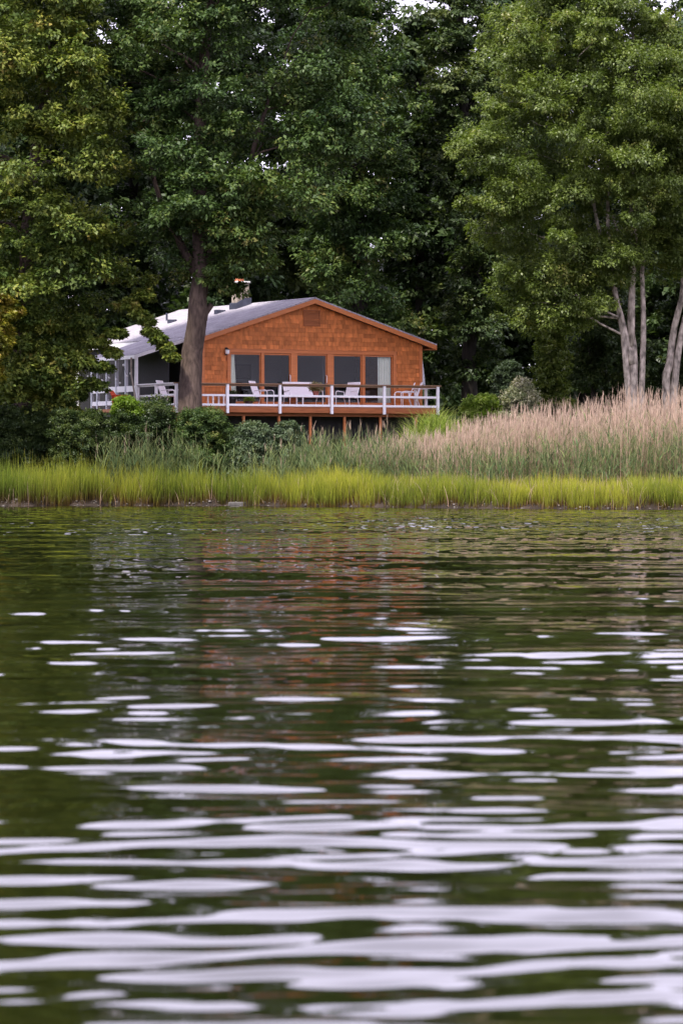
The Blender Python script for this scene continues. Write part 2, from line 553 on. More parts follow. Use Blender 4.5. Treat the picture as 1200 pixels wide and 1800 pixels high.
M['mound'] = blade_mat('arching grass blades', [(0.0, (0.10, 0.15, 0.02)), (0.6, (0.27, 0.36, 0.06)), (1.0, (0.42, 0.47, 0.16))], (0.6, 0.75, 0.6), (1.25, 1.1, 1.2), 0.4)

# ------------------------------------------------------------------ terrain and water
_sx = np.array([-400, -60, -30, -12.1, -6.2, 0.0, 5.5, 10.7, 30, 60, 400.0])
_sy = np.array([150, 140, 134, 135.5, 138.0, 132.0, 124.5, 121.0, 117, 112, 110.0])
def shore(X):
    X = np.asarray(X, dtype=float)
    return np.interp(X, _sx, _sy) + 0.35 * np.sin(X * 1.3) + 0.22 * np.sin(X * 3.1 + 1) + 0.12 * np.sin(X * 7.7 + 2)

def ground_z(X, Y):
    X = np.asarray(X, dtype=float); Y = np.asarray(Y, dtype=float)
    d = Y - shore(X)
    bank = np.interp(d, [-30, -2, -0.3, 0.0, 0.45, 4.0], [-2.5, -0.35, -0.06, 0.02, 0.30, 0.42])
    up = np.interp(Y, [100, 139.5, 145, 150, 158, 200, 400], [0, 0.05, 1.75, 2.3, 2.9, 4.0, 9.0])
    lump = 0.05 * np.sin(X * 1.7 + Y * .9) + 0.04 * np.sin(X * 3.9 - Y * 2.3) + 0.02 * np.sin(X * 9 + Y * 7)
    return bank + np.where(d > 0, up, 0) + lump * np.clip((d + 1) / 2, 0, 1)

xs = np.concatenate([np.array([-900, -300, -120, -60]), np.linspace(-40, 40, 321), np.array([60, 120, 300, 900])])
ys = np.concatenate([np.array([-200, 0, 60, 100]), np.linspace(108, 160, 313), np.array([165, 172, 180, 200, 240, 400, 1200])])
GX, GY = np.meshgrid(xs, ys)
GZ = ground_z(GX, np.minimum(GY, 400))
V = np.stack([GX, GY, GZ], -1).reshape(-1, 3)
nxg, nyg = len(xs), len(ys)
ii, jj = np.meshgrid(np.arange(nxg - 1), np.arange(nyg - 1))
b0 = (jj * nxg + ii).ravel()
ground = np_mesh('ground', V, np.stack([b0, b0 + 1, b0 + nxg + 1, b0 + nxg], -1), M['ground'], smooth=True)
tag(ground, kind='structure')

rng = np.random.default_rng(7)
def wave_height(X, Y):
    Z = np.zeros_like(X)
    sig = np.interp(Y, [0, 7, 9, 11, 15, 20, 26, 34, 44, 60, 140], [0.060, 0.056, 0.050, 0.046, 0.042, 0.048, 0.052, 0.037, 0.022, 0.014, 0.012])
    N = 90
    lam = np.exp(np.linspace(math.log(0.10), math.log(2.2), N))
    # wavelet bands: how strong each length is, seen from its distance
    wts = np.exp(-0.5 * ((np.log(lam) - math.log(0.36)) / 0.74) ** 2)
    wts /= math.sqrt((wts ** 2).sum() / 2)
    for i in range(N):
        th = rng.normal(0.03, 0.30)
        k = 2 * math.pi / lam[i]
        ph = rng.uniform(0, 6.28)
        fade = np.clip(1 - (Y - 40 * lam[i] - 5) / (34 * lam[i]), 0, 1)
        Z += (wts[i] / k) * sig * fade * np.sin(k * (X * math.sin(th) + Y * math.cos(th)) + ph)
    for i in range(9):
        lam_ = rng.uniform(1.9, 5.0); th = rng.normal(0, .5); k = 2 * math.pi / lam_
        Z += .0085 / k * np.interp(Y, [0, 7, 20, 40, 60], [1.3, 1.2, 1.0, .7, .3]) * np.sin(k * (X * math.sin(th) + Y * math.cos(th)) + rng.uniform(0, 6.28))
    patch = 0.92 + 0.34 * np.sin(X * 0.55 + 1.0 + Y * 0.21) * np.sin(Y * 0.37 + 0.6 + X * .1) + 0.22 * np.sin(X * 1.9 + 2 - Y * 0.85) * np.sin(X * .8 + Y * 1.1)
    Z *= patch
    Z *= np.interp(Y, [0, 16, 22, 30, 40], [1, 1.05, 1.2, 1.25, 1.1])
    far = np.zeros_like(X)
    for lam_, th, a in ((1.7, .16, .0024), (2.6, -.1, .0042), (3.9, -.12, .0050), (5.2, .2, .006)):
        far += a * np.sin(2 * math.pi / lam_ * (X * math.sin(th) + Y * math.cos(th)))
    return Z + far * np.interp(Y, [0, 20, 60, 85, 140], [0, .3, .9, 1.15, 1.15])

rows = [-60.0, 0.5, 2.0, 4.0]
y_ = 5.5
while y_ < 141:
    rows.append(y_)
    y_ += 0.022 + max(0.0, y_ - 10) * 0.00155
rows = np.array(rows + [150.0, 160.0])
s = np.concatenate([[-1.0], np.linspace(-1, 1, 201), [1.0]])
WX = s[None, :] * (2.2 + 0.155 * np.maximum(rows, 0)[:, None])
WY = np.repeat(rows[:, None], len(s), 1)
WZ = wave_height(WX, np.maximum(WY, 0.5))
WX[:, 0], WX[:, -1] = -900, 900
WZ[:, 0] = WZ[:, -1] = 0
WZ[0] = 0
V = np.stack([WX, WY, WZ], -1).reshape(-1, 3)
nc, nr = len(s), len(rows)
ii, jj = np.meshgrid(np.arange(nc - 1), np.arange(nr - 1))
b0 = (jj * nc + ii).ravel()
water = np_mesh('water', V, np.stack([b0, b0 + 1, b0 + nc + 1, b0 + nc], -1), M['water'], smooth=True)
tag(water, kind='structure')

# ------------------------------------------------------------------ the house
TH = R(27.0)
cT, sT = math.cos(TH), math.sin(TH)
H0 = Vector((-5.263, 145.0, 3.68))        # left front corner of the gable wall at deck level
W, L = 9.38, 11.9
RIDGE_U = 4.62
RIDGE, SL = 4.22, 0.322                    # ridge height over the deck, roof slope
def roof_z(u): return RIDGE - SL * abs(u - RIDGE_U)
house = empty('house', H0, TH, 'brown cedar shingled house with low grey gable roof and wide glass doors, behind the deck', 'house')
def hp(u, v, z):                           # house point in world space
    return Vector((H0.x + u * cT - v * sT, H0.y + u * sT + v * cT, H0.z + z))

rnd = random.Random(3)
DU0, DU1, DZ0, DZ1 = 1.18, 8.13, 0.13, 2.07     # opening for the glass doors
# backing of the front wall (0.14 thick) with the opening left out
b = MB()
b.box(0, DU0, 0, 0.14, -0.25, 2.43)
b.box(DU1, W, 0, 0.14, -0.25, 2.43)
b.box(DU0, DU1, 0, 0.14, -0.25, DZ0)
b.box(DU0, DU1, 0, 0.14, DZ1, 2.43)
b.prism([(0, 0, 2.43), (W, 0, 2.43), (W, 0, roof_z(W) - 0.2), (RIDGE_U, 0, RIDGE - 0.2), (0, 0, roof_z(0) - 0.2)], (0, 0.14, 0))
wall = b.build('wall', M['cedar_dark'], house)
# the courses of shingles, each shingle a thin wedge proud of the backing
sh = MB()
z = -0.25
while z < RIDGE - 0.25:
    h = 0.165
    crs = rnd.uniform(-.12, .12)
    u = -0.02
    while u < W + 0.02:
        wd = rnd.uniform(0.13, 0.34)
        u1 = min(u + wd, W + 0.02)
        mid = 0.5 * (u + u1)
        top = min(z + h + 0.03, roof_z(mid) - 0.22)
        inside = DU0 - 0.12 < mid < DU1 + 0.12 and z + h * 0.5 < DZ1 + 0.10 and z + h > DZ0 - .05
        if top > z + 0.04 and not inside:
            pr = rnd.uniform(0.024, 0.036)
            tn = min(1, max(0, rnd.gauss(0.5, 0.2) + crs))
            g = 0.002
            zb = z + rnd.uniform(-0.008, 0.006)
            sh.add([(u + g, -pr, zb), (u1 - g, -pr, zb), (u1 - g, -0.003, top), (u + g, -0.003, top),
                    (u + g, 0.0, zb), (u1 - g, 0.0, zb), (u1 - g, 0.0, top), (u + g, 0.0, top)],
                   [(0, 1, 2, 3), (0, 4, 5, 1), (1, 5, 6, 2), (0, 3, 7, 4)], tn)
        u = u1
    z += h
sh.build('shingle', M['shingle'], wall)
# side and back walls, floor and ceiling of the room behind the glass
b = MB()
b.box(0, 0.14, 0.14, L - 0.14, -0.25, roof_z(0) - 0.2)
b.build('side_wall', M['dark_siding'], house)
b = MB()
b.box(W - 0.14, W, 0.14, L - 0.14, -0.25, roof_z(W) - 0.2)
b.build('side_wall', M['cedar_dark'], house)
b = MB(); b.box(0, W, L - 0.14, L, -0.25, 2.43)
b.prism([(0, L - .14, 2.43), (W, L - .14, 2.43), (W, L - .14, roof_z(W) - 0.2), (RIDGE_U, L - .14, RIDGE - 0.2), (0, L - .14, roof_z(0) - 0.2)], (0, 0.14, 0))
b.build('back_wall', M['cedar_dark'], house)
b = MB(); b.box(0.142, W - 0.142, 5.2, 5.3, 0.142, 2.30); b.box(5.9, 6.0, 1.6, 5.198, .142, 2.30); b.build('inner_wall', M['room_wall'], house)
b = MB(); b.box(0.142, W - 0.142, 0.142, L - 0.142, -0.02, 0.13); b.build('floor', M['room_floor'], house)
b = MB(); b.box(0.142, W - 0.142, 0.142, L - 0.142, 2.32, 2.40); b.build('ceiling', M['room_wall'], house)
b = MB(); b.box(0.25, W - 0.25, 0.25, L - 0.3, -2.6, -0.252); b.build('foundation', M['concrete'], house)
# corner boards
for (u0, u1) in ((-0.03, 0.10), (W - 0.10, W + 0.03)):
    b = MB(); b.box(u0, u1, -0.045, 0.10, -0.28, roof_z(0) - 0.3 if u0 < 1 else roof_z(W) - 0.27)
    b.build('corner_board', M['cedar_board'], house, bevel=0.004)

# roof: two slabs with their own thickness
OV_L, OV_R, OV_F, OV_B = 0.15, 0.52, 0.32, 0.25
def slab(u0, u1, v0, v1, t=0.055, dz=0.0):
    zf = lambda u: roof_z(u) + dz
    vs = [(u0, v0, zf(u0)), (u1, v0, zf(u1)), (u1, v1, zf(u1)), (u0, v1, zf(u0))]
    vs += [(a, b_, c - t) for a, b_, c in vs]
    return vs, [(0, 1, 2, 3), (7, 6, 5, 4), (0, 4, 5, 1), (1, 5, 6, 2), (2, 6, 7, 3), (3, 7, 4, 0)]
b = MB()
b.add(*slab(-OV_L, RIDGE_U, -OV_F, L + OV_B))
b.add(*slab(RIDGE_U, W + OV_R, -OV_F, L + OV_B))
roof = b.build('roof', M['roof'], house)
b = MB()
b.prism([(RIDGE_U - 0.16, -OV_F - .004, RIDGE - 0.16 * SL + 0.012), (RIDGE_U, -OV_F - .004, RIDGE + 0.014), (RIDGE_U + 0.16, -OV_F - .004, RIDGE - 0.16 * SL + 0.012),
         (RIDGE_U + 0.16, -OV_F - .004, RIDGE - 0.16 * SL), (RIDGE_U, -OV_F - .004, RIDGE), (RIDGE_U - 0.16, -OV_F - .004, RIDGE - 0.16 * SL)], (0, L + OV_B + OV_F, 0))
b.build('ridge_cap', M['roof'], roof)
# rake boards and soffit
def rake(u0, u1, v, hgt, th):
    z0, z1 = roof_z(u0) - 0.057, roof_z(u1) - 0.057
    return [(u0, v, z0 - hgt), (u1, v, z1 - hgt), (u1, v, z1), (u0, v, z0)], (0, th, 0)
for (u0, u1) in ((-OV_L, RIDGE_U), (RIDGE_U, W + OV_R)):
    b = MB(); b.prism(*rake(u0, u1, -OV_F, 0.175, 0.04)); b.build('rake_board', M['cedar_board'], roof, bevel=0.004)
    b = MB()
    zz = lambda u: roof_z(u) - 0.10
    b.prism([(u0, -OV_F + .042, zz(u0)), (u1, -OV_F + .042, zz(u1)), (u1, -OV_F + .042, zz(u1) + .035), (u0, -OV_F + .042, zz(u0) + .035)], (0, OV_F - .046, 0))
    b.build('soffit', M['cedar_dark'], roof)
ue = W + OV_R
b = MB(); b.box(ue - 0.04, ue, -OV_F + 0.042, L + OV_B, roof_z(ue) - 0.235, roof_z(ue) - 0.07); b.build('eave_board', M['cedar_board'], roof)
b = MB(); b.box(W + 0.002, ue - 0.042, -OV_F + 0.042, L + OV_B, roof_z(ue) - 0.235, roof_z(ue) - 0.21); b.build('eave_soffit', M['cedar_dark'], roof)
b = MB(); b.box(-OV_L, -OV_L + .04, 5.3, L + OV_B, roof_z(-OV_L) - 0.235, roof_z(-OV_L) - 0.06); b.build('eave_board', M['white_paint'], roof)
# chimney and roof vents
cu, cv = 4.18, 5.4
zc = roof_z(cu)
ch = MB(); ch.box(cu - 0.26, cu + 0.26, cv - 0.26, cv + 0.26, zc - 0.3, zc + 0.93)
chim = ch.build('chimney', M['chimney_block'], roof, bevel=0.01)
b = MB(); b.prism([(cu - .33, cv - .335, roof_z(cu - .33) - .02), (cu + .33, cv - .335, roof_z(cu + .33) - .02), (cu + .33, cv - .335, zc + .36), (cu + .05, cv - .335, zc + .34), (cu - .33, cv - .335, zc + .12)], (0, .67, 0))
b.build('flashing', M['flashing'], roof)
b = MB(); b.box(cu - 0.30, cu + 0.30, cv - 0.30, cv + 0.30, zc + 0.932, zc + 1.0); b.build('chimney_cap', M['white_paint'], roof, bevel=.01)
b = MB(); b.lathe((cu - 0.05, cv, zc + 1.0), [(0.19, 0), (0.17, 0.12), (0.15, 0.2), (0.12, 0.2)], 14); b.build('flue', M['flue'], roof, smooth=False)
b = MB(); b.tube([(cu + .1, cv, zc + 1.0), (cu + .1, cv, zc + 1.34), (cu - .55, cv - .1, zc + 1.36)], 0.014, 6); b.build('aerial', M['metal_white'], roof)
for (u, v, a) in ((3.45, 5.75, 0.2), (2.5, 8.2, 0.16)):
    b = MB(); b.box(u - a, u + a, v - .12, v + .12, roof_z(u) - .1, roof_z(u) + .11); b.build('roof_vent', M['flashing'], roof, bevel=.01)
b = MB(); b.tube([(2.9, 9.6, roof_z(2.9) - .1), (2.9, 9.6, roof_z(2.9) + .3)], .045, 8); b.build('vent_pipe', M['flashing'], roof)

# gable vent with louvres
g = MB(); gu, gz0, gz1 = 4.62, 3.18, 3.70
g.box(gu - .36, gu - .31, -.055, 0, gz0, gz1); g.box(gu + .31, gu + .36, -.055, 0, gz0, gz1)
g.box(gu - .36, gu + .36, -.057, 0, gz0 - .05, gz0); g.box(gu - .36, gu + .36, -.057, 0, gz1, gz1 + .05)
for k in range(7):
    zz_ = gz0 + 0.01 + k * 0.072
    g.add([(gu - .308, -.05, zz_), (gu + .308, -.05, zz_), (gu + .308, -.027, zz_ + .06), (gu - .308, -.027, zz_ + .06)], [(0, 1, 2, 3)])
    g.add([(gu - .308, -.05, zz_ - .01), (gu + .308, -.05, zz_ - .01), (gu + .308, -.05, zz_), (gu - .308, -.05, zz_)], [(0, 1, 2, 3)])
g.build('gable_vent', M['cedar_dark'], house)

# glass doors: three door frames, five panes
b = MB(); b.box(DU0 - .13, DU1 + .13, -.05, .02, DZ1, DZ1 + .12); b.build('door_head', M['cedar_board'], house, bevel=.004)
b = MB(); b.box(DU0 - .15, DU1 + .15, -.075, -.003, DZ1 + .122, DZ1 + .15); b.build('drip_cap', M['cedar_board'], house)
for (u0, u1) in ((DU0 - .13, DU0), (DU1, DU1 + .13)):
    b = MB(); b.box(u0, u1, -.05, .02, -.02, DZ1 - .001); b.build('door_casing', M['cedar_board'], house, bevel=.004)
b = MB(); b.box(DU0 + .001, DU1 - .001, -.06, .10, .0, DZ0 - .002); b.build('door_sill', M['cedar_board'], house)
def u_of(px, v=0.05):                       # wall coordinate seen at a photo column
    k = (px - 600) / F
    return (k * (H0.y + v * cT) - (H0.x - v * sT)) / (cT - k * sT)
edges = [DU0, u_of(460), u_of(515), u_of(579), u_of(637), DU1]
wide = {2: 0.13, 3: 0.13}
for i in (1, 2, 3, 4):
    hw = wide.get(i, 0.055) / (1 if i in wide else 1.0)
    b = MB(); b.box(edges[i] - hw, edges[i] + hw, -.035, .085, DZ0, DZ1 - .002); b.build('door_post', M['cedar_board'], house, bevel=.004)
for i in range(5):
    a0 = edges[i] + (0 if i == 0 else wide.get(i, .055))
    a1 = edges[i + 1] - (0 if i == 4 else wide.get(i + 1, .055))
    d = MB()
    d.box(a0 + .002, a0 + .045, 0.02, .07, DZ0 + .002, DZ1 - .004); d.box(a1 - .045, a1 - .002, 0.02, .07, DZ0 + .002, DZ1 - .004)
    d.box(a0 + .045, a1 - .045, 0.021, .069, DZ0 + .002, DZ0 + .09); d.box(a0 + .045, a1 - .045, 0.021, .069, DZ1 - .07, DZ1 - .004)
    dr = d.build('glass_door', M['cedar_board'], house)
    p_ = MB(); p_.box(a0 + .04, a1 - .04, .04, .046, DZ0 + .085, DZ1 - .065); p_.build('pane', M['glass'], dr)
    if i in (1, 2):
        hu = a1 - .03
        h_ = MB(); h_.tube([(hu, .015, .95), (hu, -.04, .98), (hu, -.04, 1.22), (hu, .015, 1.25)], .016, 6); h_.build('handle', M['metal_white'], dr)
# wall lamp
lu = u_of(398, -.05)
b = MB(); b.box(lu - .05, lu + .05, -.05, -.026, 1.96, 2.26); lamp = b.build('wall_lamp', M['black_metal'], house)
b = MB(); b.lathe((lu, -.13, 2.0), [(0.05, 0), (0.08, .03), (.085, .15), (.07, .17)], 12); b.build('lamp_shade', M['lamp_glass'], lamp)
b = MB(); b.lathe((lu, -.13, 2.17), [(0.10, 0), (0.02, .06)], 12); b.build('lamp_top', M['black_metal'], lamp)

# side porch with low roof
PU, PV0, PV1 = -2.32, 1.0, 5.3
pr = MB()
z0, z1 = roof_z(-OV_L) - 0.02, 1.98
pr.add([(-OV_L + .02, PV0, z0), (PU, PV0, z1), (PU, PV1, z1), (-OV_L + .02, PV1, z0),
        (-OV_L + .02, PV0, z0 - .06), (PU, PV0, z1 - .06), (PU, PV1, z1 - .06), (-OV_L + .02, PV1, z0 - .06)],
       [(0, 3, 2, 1), (4, 5, 6, 7), (0, 1, 5, 4), (1, 2, 6, 5), (2, 3, 7, 6), (3, 0, 4, 7)])
porch = pr.build('porch_roof', M['roof'], house)
b = MB(); b.box(PU - .03, PU - .003, PV0 - .03, PV1, z1 - .17, z1 - .03); b.build('gutter', M['white_paint'], porch)
b = MB(); b.prism([(-.155, PV0 - .03, z0 - .02), (PU, PV0 - .03, z1 - .02), (PU, PV0 - .03, z1 - .15), (-.155, PV0 - .03, z0 - .15)], (0, .028, 0)); b.build('porch_fascia', M['white_paint'], porch)
pvs = [1.08, 2.0, 2.9, 3.8, 4.7, 5.25]
for v in pvs:
    b = MB(); b.box(PU + .04, PU + .15, v - .055, v + .055, -.05, z1 - .07); b.build('porch_post', M['white_paint'] if v < 1.2 else M['grey_paint'], house, bevel=.006)
for i in range(len(pvs) - 1):
    for (q0, q1) in ((.58, .80), (.10, .26)):
        b = MB(); b.box(PU + .06, PU + .11, pvs[i] + .056, pvs[i + 1] - .056, q0, q1)
        b.build('porch_rail', M['white_paint'], house)
b = MB(); b.box(PU - .02, -.002, PV0 - .05, PV1, -.17, -.052); b.build('porch_floor', M['deck_board'], house)
b = MB(); b.box(-.9, -.85, PV0 + .1, PV1, -.05, z1 + .1); b.build('porch_screen', M['screen'], house)
b = MB(); b.tube([(PU - .06, PV0 + .2, z1 - .12), (PU - .10, PV0 + .1, 1.2), (PU - .02, PV0 - .35, -.3)], .035, 8); b.build('downpipe', M['chimney_block'], house)
b = MB(); b.box(-.12, -.02, L - .15, L - .05, -1.6, roof_z(0) - .25); b.build('corner_post', M['white_paint'], house)

# curtains inside the glass, each a pleated sheet of cloth
def curtain(name, ua, ub, label, taper=0.0):
    n = int((ub - ua) / 0.016)
    vs, fs = [], []
    zs = [.16, .6, 1.1, 1.6, 2.02]
    for zi, zz_ in enumerate(zs):
        for k in range(n + 1):
            t = k / n
            sq = 1 - taper * (zz_ - .16) / 1.9
            u = ua + (ub - ua) * t * sq
            vs.append((u, .135 + .035 * math.sin(t * (ub - ua) * 2 * math.pi / .11 + .2 * zi), zz_))
    for zi in range(len(zs) - 1):
        for k in range(n):
            a = zi * (n + 1) + k
            fs.append((a, a + 1, a + n + 2, a + n + 1))
    m_ = MB(); m_.add(vs, fs)
    o = m_.build(name, M['curtain'], smooth=True)
    sm = o.modifiers.new('cloth', 'SOLIDIFY'); sm.thickness = .004
    o.location = H0; o.rotation_euler = (0, 0, TH)
    return tag(o, label, 'curtain', 'curtains behind the glass doors')
curtain('curtain', DU0 + .02, DU0 + .36, 'narrow pale green curtain hanging inside the leftmost glass pane', .35)
curtain('curtain', u_of(664, .135), DU1 - .02, 'wide cream pleated curtain hanging inside the rightmost glass pane')
# picture and sofa in the room
def in_house(name, builder, mat, label, cat, bevel=0.0):
    o = builder.build(name, mat, bevel=bevel)
    o.location = H0; o.rotation_euler = (0, 0, TH)
    return tag(o, label, cat)
pic = empty('picture_frame', hp(4.1, 5.17, 1.2), TH, 'framed picture hanging on the room wall behind the second glass pane', 'picture')
b = MB(); b.box(-.42, .42, -.03, 0, 0, .6); b.build('frame', M['black_metal'], pic)
b = MB(); b.box(-.37, .37, -.035, -.03, .05, .55); b.build('print', M['concrete'], pic)
so = empty('sofa', hp(2.4, 3.2, .13), TH, 'dark sofa inside the room behind the left glass panes', 'sofa')
b = MB(); b.box(-.9, .9, -.4, .4, .1, .42); b.build('seat', M['dark_siding'], so, bevel=.05)
b = MB(); b.box(-.9, .9, .2, .42, .43, .85); b.build('backrest', M['dark_siding'], so, bevel=.05)
for sgn in (-1, 1):
    b = MB(); b.box(sgn * .98 - .09, sgn * .98 + .09, -.4, .42, .1, .6); b.build('armrest', M['dark_siding'], so, bevel=.04)

# ------------------------------------------------------------------ deck
DV = -2.2
UL, UR = -2.13, 8.9
deck = empty('deck', H0, TH, 'raised timber deck with white posts and brown handrail along the front of the house', 'deck')
b = MB()
v = DV
k = 0
while v < -0.09:
    b.box(UL, UR, v, v + .135, -.035, 0.0, tint=rnd.random()); v += .142
v0s = -.085
while v0s < 1.0 - .14:
    b.box(UL, -.05, v0s + .03, v0s + .165, -.035, 0, tint=rnd.random()); v0s += .142
b.build('deck_boards', M['deck_board'], deck)
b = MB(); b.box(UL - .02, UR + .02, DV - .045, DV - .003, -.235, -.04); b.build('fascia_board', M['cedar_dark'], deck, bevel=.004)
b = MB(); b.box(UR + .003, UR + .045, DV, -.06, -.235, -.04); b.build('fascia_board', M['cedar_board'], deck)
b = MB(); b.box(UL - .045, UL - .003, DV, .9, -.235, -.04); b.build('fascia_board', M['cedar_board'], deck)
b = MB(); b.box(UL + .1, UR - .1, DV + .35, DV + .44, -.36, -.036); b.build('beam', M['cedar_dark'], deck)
b = MB()
u = UL + .05
while u < UR:
    b.box(u, u + .045, DV, -.05, -.2, -.037); u += .41
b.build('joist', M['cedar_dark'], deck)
RT = 0.84
post_px = [307, 398, 490, 581, 673, 768]
pus = [u_of(p, DV) for p in post_px]
pus[0], pus[-1] = UL + .03, UR - .03
for u in pus:
    b = MB(); b.box(u - .05, u + .05, DV - .14, DV - .048, -.27, RT - .03); b.build('railing_post', M['white_paint'], deck, bevel=.006)
b = MB(); b.box(UL - .06, UR + .06, DV - .17, DV - .02, RT - .028, RT + .012); b.build('handrail', M['rail_wood'], deck, bevel=.006)
b = MB(); b.box(UL, UR, DV - .046, DV - .01, RT - .095, RT - .03); b.build('rail_apron', M['rail_wood'], deck)
b = MB(); b.box(UL, UR, DV - .046, DV - .012, .36, .435); b.build('mid_rail', M['white_paint'], deck)
b = MB(); b.box(UL, UR, DV - .047, DV - .012, .005, .085); b.build('toe_rail', M['white_paint'], deck)
# left side rail back to the porch, right side rail back to the wall
for (uu, va, vb, topm) in ((UL, DV, .95, 'white_paint'), (UR, DV, -.2, 'rail_wood')):
    sg = -1 if uu < 0 else 1
    for v in ([-.75, .93] if sg < 0 else [-1.1, -.25]):
        b = MB(); b.box(uu + sg * .048 - .0, uu + sg * .138, v - .05, v + .05, -.25, RT - .03) if sg > 0 else b.box(uu - .138, uu - .048, v - .05, v + .05, -.25, RT - .03)
        b.build('railing_post', M['white_paint'], deck, bevel=.006)
    a0, a1 = (uu - .17, uu - .02) if sg < 0 else (uu + .02, uu + .17)
    b = MB(); b.box(a0, a1, va - .018, vb, RT - .029, RT + .011); b.build('handrail', M[topm], deck)
    a0, a1 = (uu - .046, uu - .012) if sg < 0 else (uu + .012, uu + .046)
    for (q0, q1) in ((.36, .435), (.005, .085), (RT - .1, RT - .031)):
        b = MB(); b.box(a0, a1, va - .0, vb, q0, q1); b.build('mid_rail', M['white_paint'], deck)
for px in (312, 355, 428, 490, 545, 605, 668, 730):
    u = u_of(px, DV + .4)
    b = MB(); b.box(u - .042, u + .042, DV + .355, DV + .445, -2.6, -.362); b.build('support_post', M['cedar_board'], deck)

# ------------------------------------------------------------------ deck furniture
def chair_tree(label, wdt=0.56, name='patio_chair', cat='chair', group='white sling armchairs on the deck'):
    """white tube armchair with a woven sling; faces -y, width along x"""
    root = empty(name, (0, 0, 0), 0, label, cat, group)
    hw = wdt / 2
    for sx_ in (-1, 1):
        x = sx_ * (hw + .03)
        f_ = MB()
        f_.tube([(x, -.30, 0), (x, -.31, .30), (x, -.31, .56), (x, -.27, .62), (x, -.2, .635), (x, .24, .60)], .017, 7)
        f_.build('arm_frame', M['metal_white'], root, smooth=True)
        f_ = MB()
        f_.tube([(x, .36, 0), (x, .24, .36), (x, .24, .60)], .017, 7)
        f_.build('leg', M['metal_white'], root, smooth=True)
    b_ = MB()
    for sx_ in (-1, 1):
        x = sx_ * hw
        b_.tube([(x, -.30, .43), (x, -.1, .40), (x, .18, .37), (x, .26, .45), (x, .46, .97)], .016, 7)
    b_.tube([(-hw, .46, .97), (hw, .46, .97)], .016, 7)
    b_.tube([(-hw, -.30, .43), (hw, -.30, .43)], .016, 7)
    b_.build('seat_frame', M['metal_white'], root, smooth=True)
    s_ = MB()
    prof = [(-.28, .435), (-.1, .405), (.16, .375), (.25, .44)]
    prof2 = [(.255, .455), (.35, .70), (.455, .955)]
    for nm, pf in (('seat', prof), ('backrest', prof2)):
        q = MB()
        vs, fs = [], []
        for (yy, zz_) in pf:
            vs += [(-hw + .01, yy, zz_ + .012), (hw - .01, yy, zz_ + .012), (hw - .01, yy + .004, zz_ + .002), (-hw + .01, yy + .004, zz_ + .002)]
        for i in range(len(pf) - 1):
            a = i * 4
            for e0, e1 in ((0, 1), (1, 2), (2, 3), (3, 0)):
                fs.append((a + e0, a + e1, a + 4 + e1, a + 4 + e0))
        fs.append((0, 3, 2, 1)); a = (len(pf) - 1) * 4; fs.append((a, a + 1, a + 2, a + 3))
        q.add(vs, fs).build(nm, M['sling'], root)
    return root

c1 = chair_tree('white sling armchair at the left of the deck table, turned toward it')
c1.location = hp(2.05, -1.05, 0); c1.rotation_euler = (0, 0, TH + R(40))
def put_chair(u, v, rz, label, src=c1):
    c = copy_tree(src)
    c.location = hp(u, v, 0); c.rotation_euler = (0, 0, TH + R(rz))
    c['label'] = label
    return c
put_chair(5.62, -1.05, -62, 'white sling armchair at the right of the deck table, angled toward it')
put_chair(8.02, -1.62, -112, 'white armchair at the right end of the deck, nearer the front railing')
put_chair(8.12, -.85, -116, 'white armchair at the right end of the deck, nearer the house wall')
put_chair(-1.35, -.1, 40, 'white armchair on the side deck half hidden behind the big oak trunk')
ls = chair_tree('wide white sling loveseat in front of the middle glass door', 1.30, 'loveseat', 'loveseat', None)
ls.location = hp(3.95, -.62, 0); ls.rotation_euler = (0, 0, TH + R(-2))

tb = empty('coffee_table', hp(3.95, -1.45, 0), TH, 'low white glass topped table in front of the loveseat', 'table')
b = MB(); b.box(-.56, .56, -.27, .27, .405, .413); b.build('table_top', M['glass'], tb)
b = MB(); b.box(-.58, .58, -.29, -.26, .375, .42); b.box(-.58, .58, .26, .29, .375, .42); b.box(-.58, -.55, -.26, .26, .375, .42); b.box(.55, .58, -.26, .26, .375, .42)
b.build('table_frame', M['metal_white'], tb, bevel=.004)
for sx_ in (-.55, .55):
    for sy_ in (-.26, .26):
        b = MB(); b.box(sx_ - .02, sx_ + .02, sy_ - .02, sy_ + .02, 0, .374); b.build('leg', M['metal_white'], tb)
st = empty('side_table', hp(-.05, -1.35, 0), TH, 'small white slatted side table beside the oak trunk, left end of the deck', 'table')
b = MB()
for k in range(5): b.box(-.26, .26, -.26 + k * .107, -.26 + k * .107 + .09, .40, .425)
b.build('table_top', M['white_paint'], st)
for sx_ in (-.22, .22):
    for sy_ in (-.22, .22):
        b = MB(); b.box(sx_ - .025, sx_ + .025, sy_ - .025, sy_ + .025, 0, .398); b.build('leg', M['white_paint'], st)

# ------------------------------------------------------------------ leaves
def leaf_geo(C, T, N, Ln, Wd, tint):
    T = unit(T); N = N - (N * T).sum(-1, keepdims=True) * T; N = unit(N)
    S = np.cross(N, T)
    Ln = Ln[:, None]; Wd = Wd[:, None]
    a = C - T * Ln * .5
    c = C + T * Ln * .5 - N * Ln * .10
    l = C + S * Wd * .5 + N * Wd * .12 - T * Ln * .04
    r = C - S * Wd * .5 + N * Wd * .12 - T * Ln * .04
    V = np.stack([a, r, c, l], 1).reshape(-1, 3)
    Q = np.arange(len(V), dtype=np.int32).reshape(-1, 4)
    return V, Q, tint

